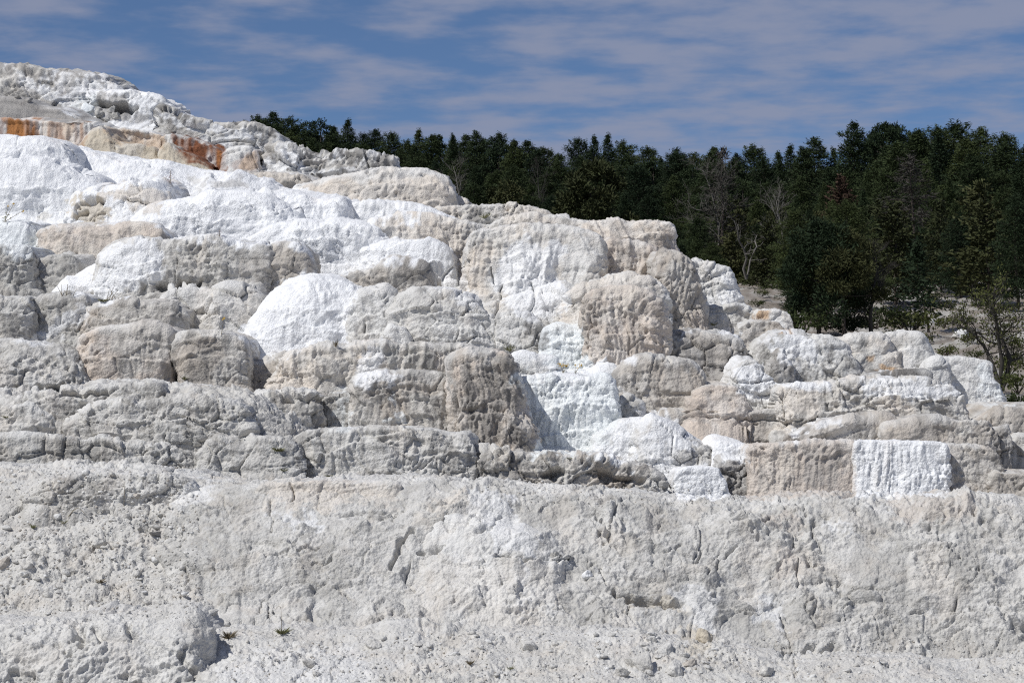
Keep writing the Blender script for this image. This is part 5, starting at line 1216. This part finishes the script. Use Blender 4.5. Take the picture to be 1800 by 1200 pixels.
# ------------------------------------------------------------------ small plants
def plant(label, cat, px, py, hpx, kind, seed=1, n=16, name=None, wide=.5):
    p, _ = hit(px, py); s = p[1] / F * hpx * .85; rs = np.random.RandomState(seed)
    o = bpy.data.objects.new(name or kind, None); C.objects.link(o); o.location = p; o.empty_display_size = .05
    tag(o, label, cat)
    def stalk(top, arch=0., r=.010, base=(0, 0, 0)):
        t = np.linspace(0, 1, 8)[:, None]
        P = np.array(base) + np.array(top) * t + np.array([0, 0, arch]) * np.sin(t * math.pi)
        T = Tubes(); T.add(P, np.linspace(r, r * .5, 8), 5)
        return link('stalk', T.mesh('stalk', M_STALK), o), P[-1]
    if kind in ('tuft', 'rosette', 'dry_tuft'):
        L_ = Leaves(); a = rs.rand(n) * 6.28
        d = np.c_[np.cos(a) * wide * 1.6, np.sin(a) * wide * 1.6, .35 + rs.rand(n)]; d /= np.linalg.norm(d, axis=1, keepdims=True)
        ln = s * (.6 + .5 * rs.rand(n))
        for f in (0, 1, 2):
            L_.add(d * (ln * .5)[:, None] + rs.randn(n, 3) * s * .06 * (1, 1, .2), d, ln, s * .075 * np.ones(n))
        link('blades', L_.mesh('blades', M_STALK if kind == 'dry_tuft' else M_GRASS, rs), o)
    if kind == 'rosette':
        T = Tubes(); t = np.linspace(0, 1, 14)
        zz_ = np.where(t < .75, t / .75 * 2.0, 2.0 + .16 * np.sin((t - .75) / .25 * math.pi * 1.3))
        xx_ = np.where(t < .75, -.08 * t, -.06 - .42 * (t - .75) / .25)
        T.add(np.c_[xx_ * s, 0 * t, zz_ * s], np.linspace(.022 * s, .012 * s, 14), 5)
        link('stalk', T.mesh('stalk', M_STALK), o)
    if kind == 'flower':
        for i in range(n):
            tx = rs.randn() * wide * s; hh = s * (.55 + .45 * rs.rand())
            st_, e = stalk((tx, rs.randn() * .2 * s, hh), r=.0045 * p[1] / 33)
            L_ = Leaves(); m = 14
            L_.add(e + rs.randn(m, 3) * .012, rs.randn(m, 3), np.full(m, .022), np.full(m, .018))
            link('flower_head', L_.mesh('flower_head', M_YELLOW, rs), o)
        L_ = Leaves(); m = 5 * n
        L_.add(np.c_[rs.randn(m, 2) * s * .18, rs.rand(m) * s * .5], rs.randn(m, 3) + (0, 0, .5), np.full(m, s * .16), np.full(m, s * .05))
        link('leaves', L_.mesh('leaves', M_GRASS, rs), o)
    if kind == 'stalks':
        for i in range(n):
            q = (rs.randn() * wide * s * .4, 0, 0); hh = s * (.5 + .5 * rs.rand())
            st_, e = stalk((rs.randn() * .3 * s, 0, hh), base=q, r=.0045 * p[1] / 33)
    if kind == 'sprig':
        st_, e = stalk((.03 * s, 0, s), r=.006 * p[1] / 33)
        L_ = Leaves(); m = n * 4; t = rs.rand(m)
        L_.add(np.c_[rs.randn(m, 2) * (.22 * s * (1.1 - t))[:, None], t * s], rs.randn(m, 3) + (0, 0, .7), np.full(m, s * .16), np.full(m, s * .06))
        link('leaves', L_.mesh('leaves', M_PINKDRY, rs), o)
    if kind == 'twig':
        T = Tubes(); t = np.linspace(0, 1, 12)
        T.add(np.c_[(t * 1.6 - .2) * s, 0 * t, np.sin(t * math.pi * .93) * s * .8], np.linspace(.045, .02, 12) * s, 5)
        link('stalk', T.mesh('stalk', M_STALK), o)
    return o
plant('green plant with a yellow flower at the left edge by the white flow', 'plant', 8, 390, 40, 'flower', 1, 3, 'flowering_plant', .6)
plant('pale pinkish dry sprig standing on the bright white slope', 'plant', 299, 322, 26, 'sprig', 2, 14, 'dry_sprig')
plant('tiny dry sprig standing on the white shelf above the broad mound', 'plant', 386, 416, 18, 'sprig', 3, 6, 'dry_sprig')
plant('leafless stalks on the dark knobbly ledge at left', 'plant', 115, 520, 24, 'stalks', 4, 7, 'dry_stalks', 1.6)
plant('leafless stalks rising from the green tuft on the knobbly ledge', 'plant', 192, 528, 34, 'stalks', 5, 6, 'dry_stalks', 1.2)
plant('dark green tuft along the top of the knobbly ledge under the leafless stalks', 'grass tuft', 182, 530, 15, 'tuft', 6, 40, 'grass_tuft', 1.6)
plant('single orange yellow flower on a thin stalk over the right square block', 'flower', 389, 588, 34, 'flower', 7, 1, 'yellow_flower', .1)
plant('left clump of yellow flowers at the foot of the ice white fall', 'flower', 990, 655, 24, 'flower', 8, 3, 'yellow_flower', .25)
plant('right clump of yellow flowers at the foot of the ice white fall', 'flower', 1011, 656, 22, 'flower', 9, 2, 'yellow_flower', .25)
plant('small green tuft in the black gap between the two square blocks', 'grass tuft', 325, 668, 14, 'tuft', 10, 20, 'grass_tuft')
plant('biggest green tuft growing on the ledge below the grey hummock', 'grass tuft', 490, 793, 18, 'tuft', 11, 50, 'grass_tuft', 1.3)
plant('flat green tuft on the shelf above the pitted strip ledge', 'grass tuft', 578, 837, 10, 'tuft', 12, 40, 'grass_tuft', 2.)
plant('sparse tuft on the shelf left of the flat green tuft', 'grass tuft', 498, 828, 14, 'tuft', 13, 18, 'grass_tuft', 1.)
plant('tall thin leafless stalk on the left rubble slope', 'plant', 215, 890, 52, 'stalks', 14, 1, 'dry_stalks', .1)
plant('small spiky green tuft at far left on the rubble slope', 'grass tuft', 57, 928, 15, 'tuft', 15, 22, 'grass_tuft', .7)
plant('small green tuft at the foot of the arched twig', 'grass tuft', 112, 920, 13, 'tuft', 16, 20, 'grass_tuft', .8)
plant('arched bare twig on the left rubble slope', 'twig', 124, 908, 22, 'twig', 17, name='arched_twig')
plant('green rosette with a tall nodding stalk at the foot of the lower wall', 'plant', 495, 1114, 27, 'rosette', 18, 22, 'nodding_plant', .9)
plant('dry tuft beside the layered slab right of the front hump', 'grass tuft', 402, 1122, 26, 'dry_tuft', 19, 30, 'dry_tuft', .7)
plant('dry brown tuft on the bottom rubble right of centre', 'grass tuft', 826, 1168, 16, 'dry_tuft', 20, 22, 'dry_tuft', .6)
plant('little dark sprig on the bottom rubble under the middle bulge', 'grass tuft', 896, 1176, 14, 'tuft', 21, 12, 'grass_tuft', .9)
plant('green weed on the skyline ledge right of the cream dome', 'plant', 852, 384, 22, 'tuft', 22, 18, 'green_weed', .9)
plant('yellowish sprig on the right foot of the dark sided mound', 'plant', 896, 618, 22, 'tuft', 23, 14, 'green_weed', .5)
plant('row of short blades on the rim left below the white apron', 'grass tuft', 1000, 806, 9, 'tuft', 24, 24, 'grass_tuft', 2.4)
plant('low grass at the left edge on the long rubbly slope', 'grass tuft', 12, 734, 12, 'tuft', 25, 26, 'grass_tuft', 1.6)
plant('bright green weed under the low pale ledge near the shaded column', 'plant', 1256, 572, 12, 'tuft', 26, 22, 'green_weed', 1.)
plant('dry wisp of grass on the rim in front of the white fan', 'grass tuft', 590, 610, 20, 'dry_tuft', 27, 8, 'dry_tuft', .3)
plant('faint dry tuft on the rubble above the front hump', 'grass tuft', 176, 1024, 16, 'dry_tuft', 28, 26, 'dry_tuft', 1.0)

print('tris', sum(len(p.vertices) - 2 for me in bpy.data.meshes for p in me.polygons))
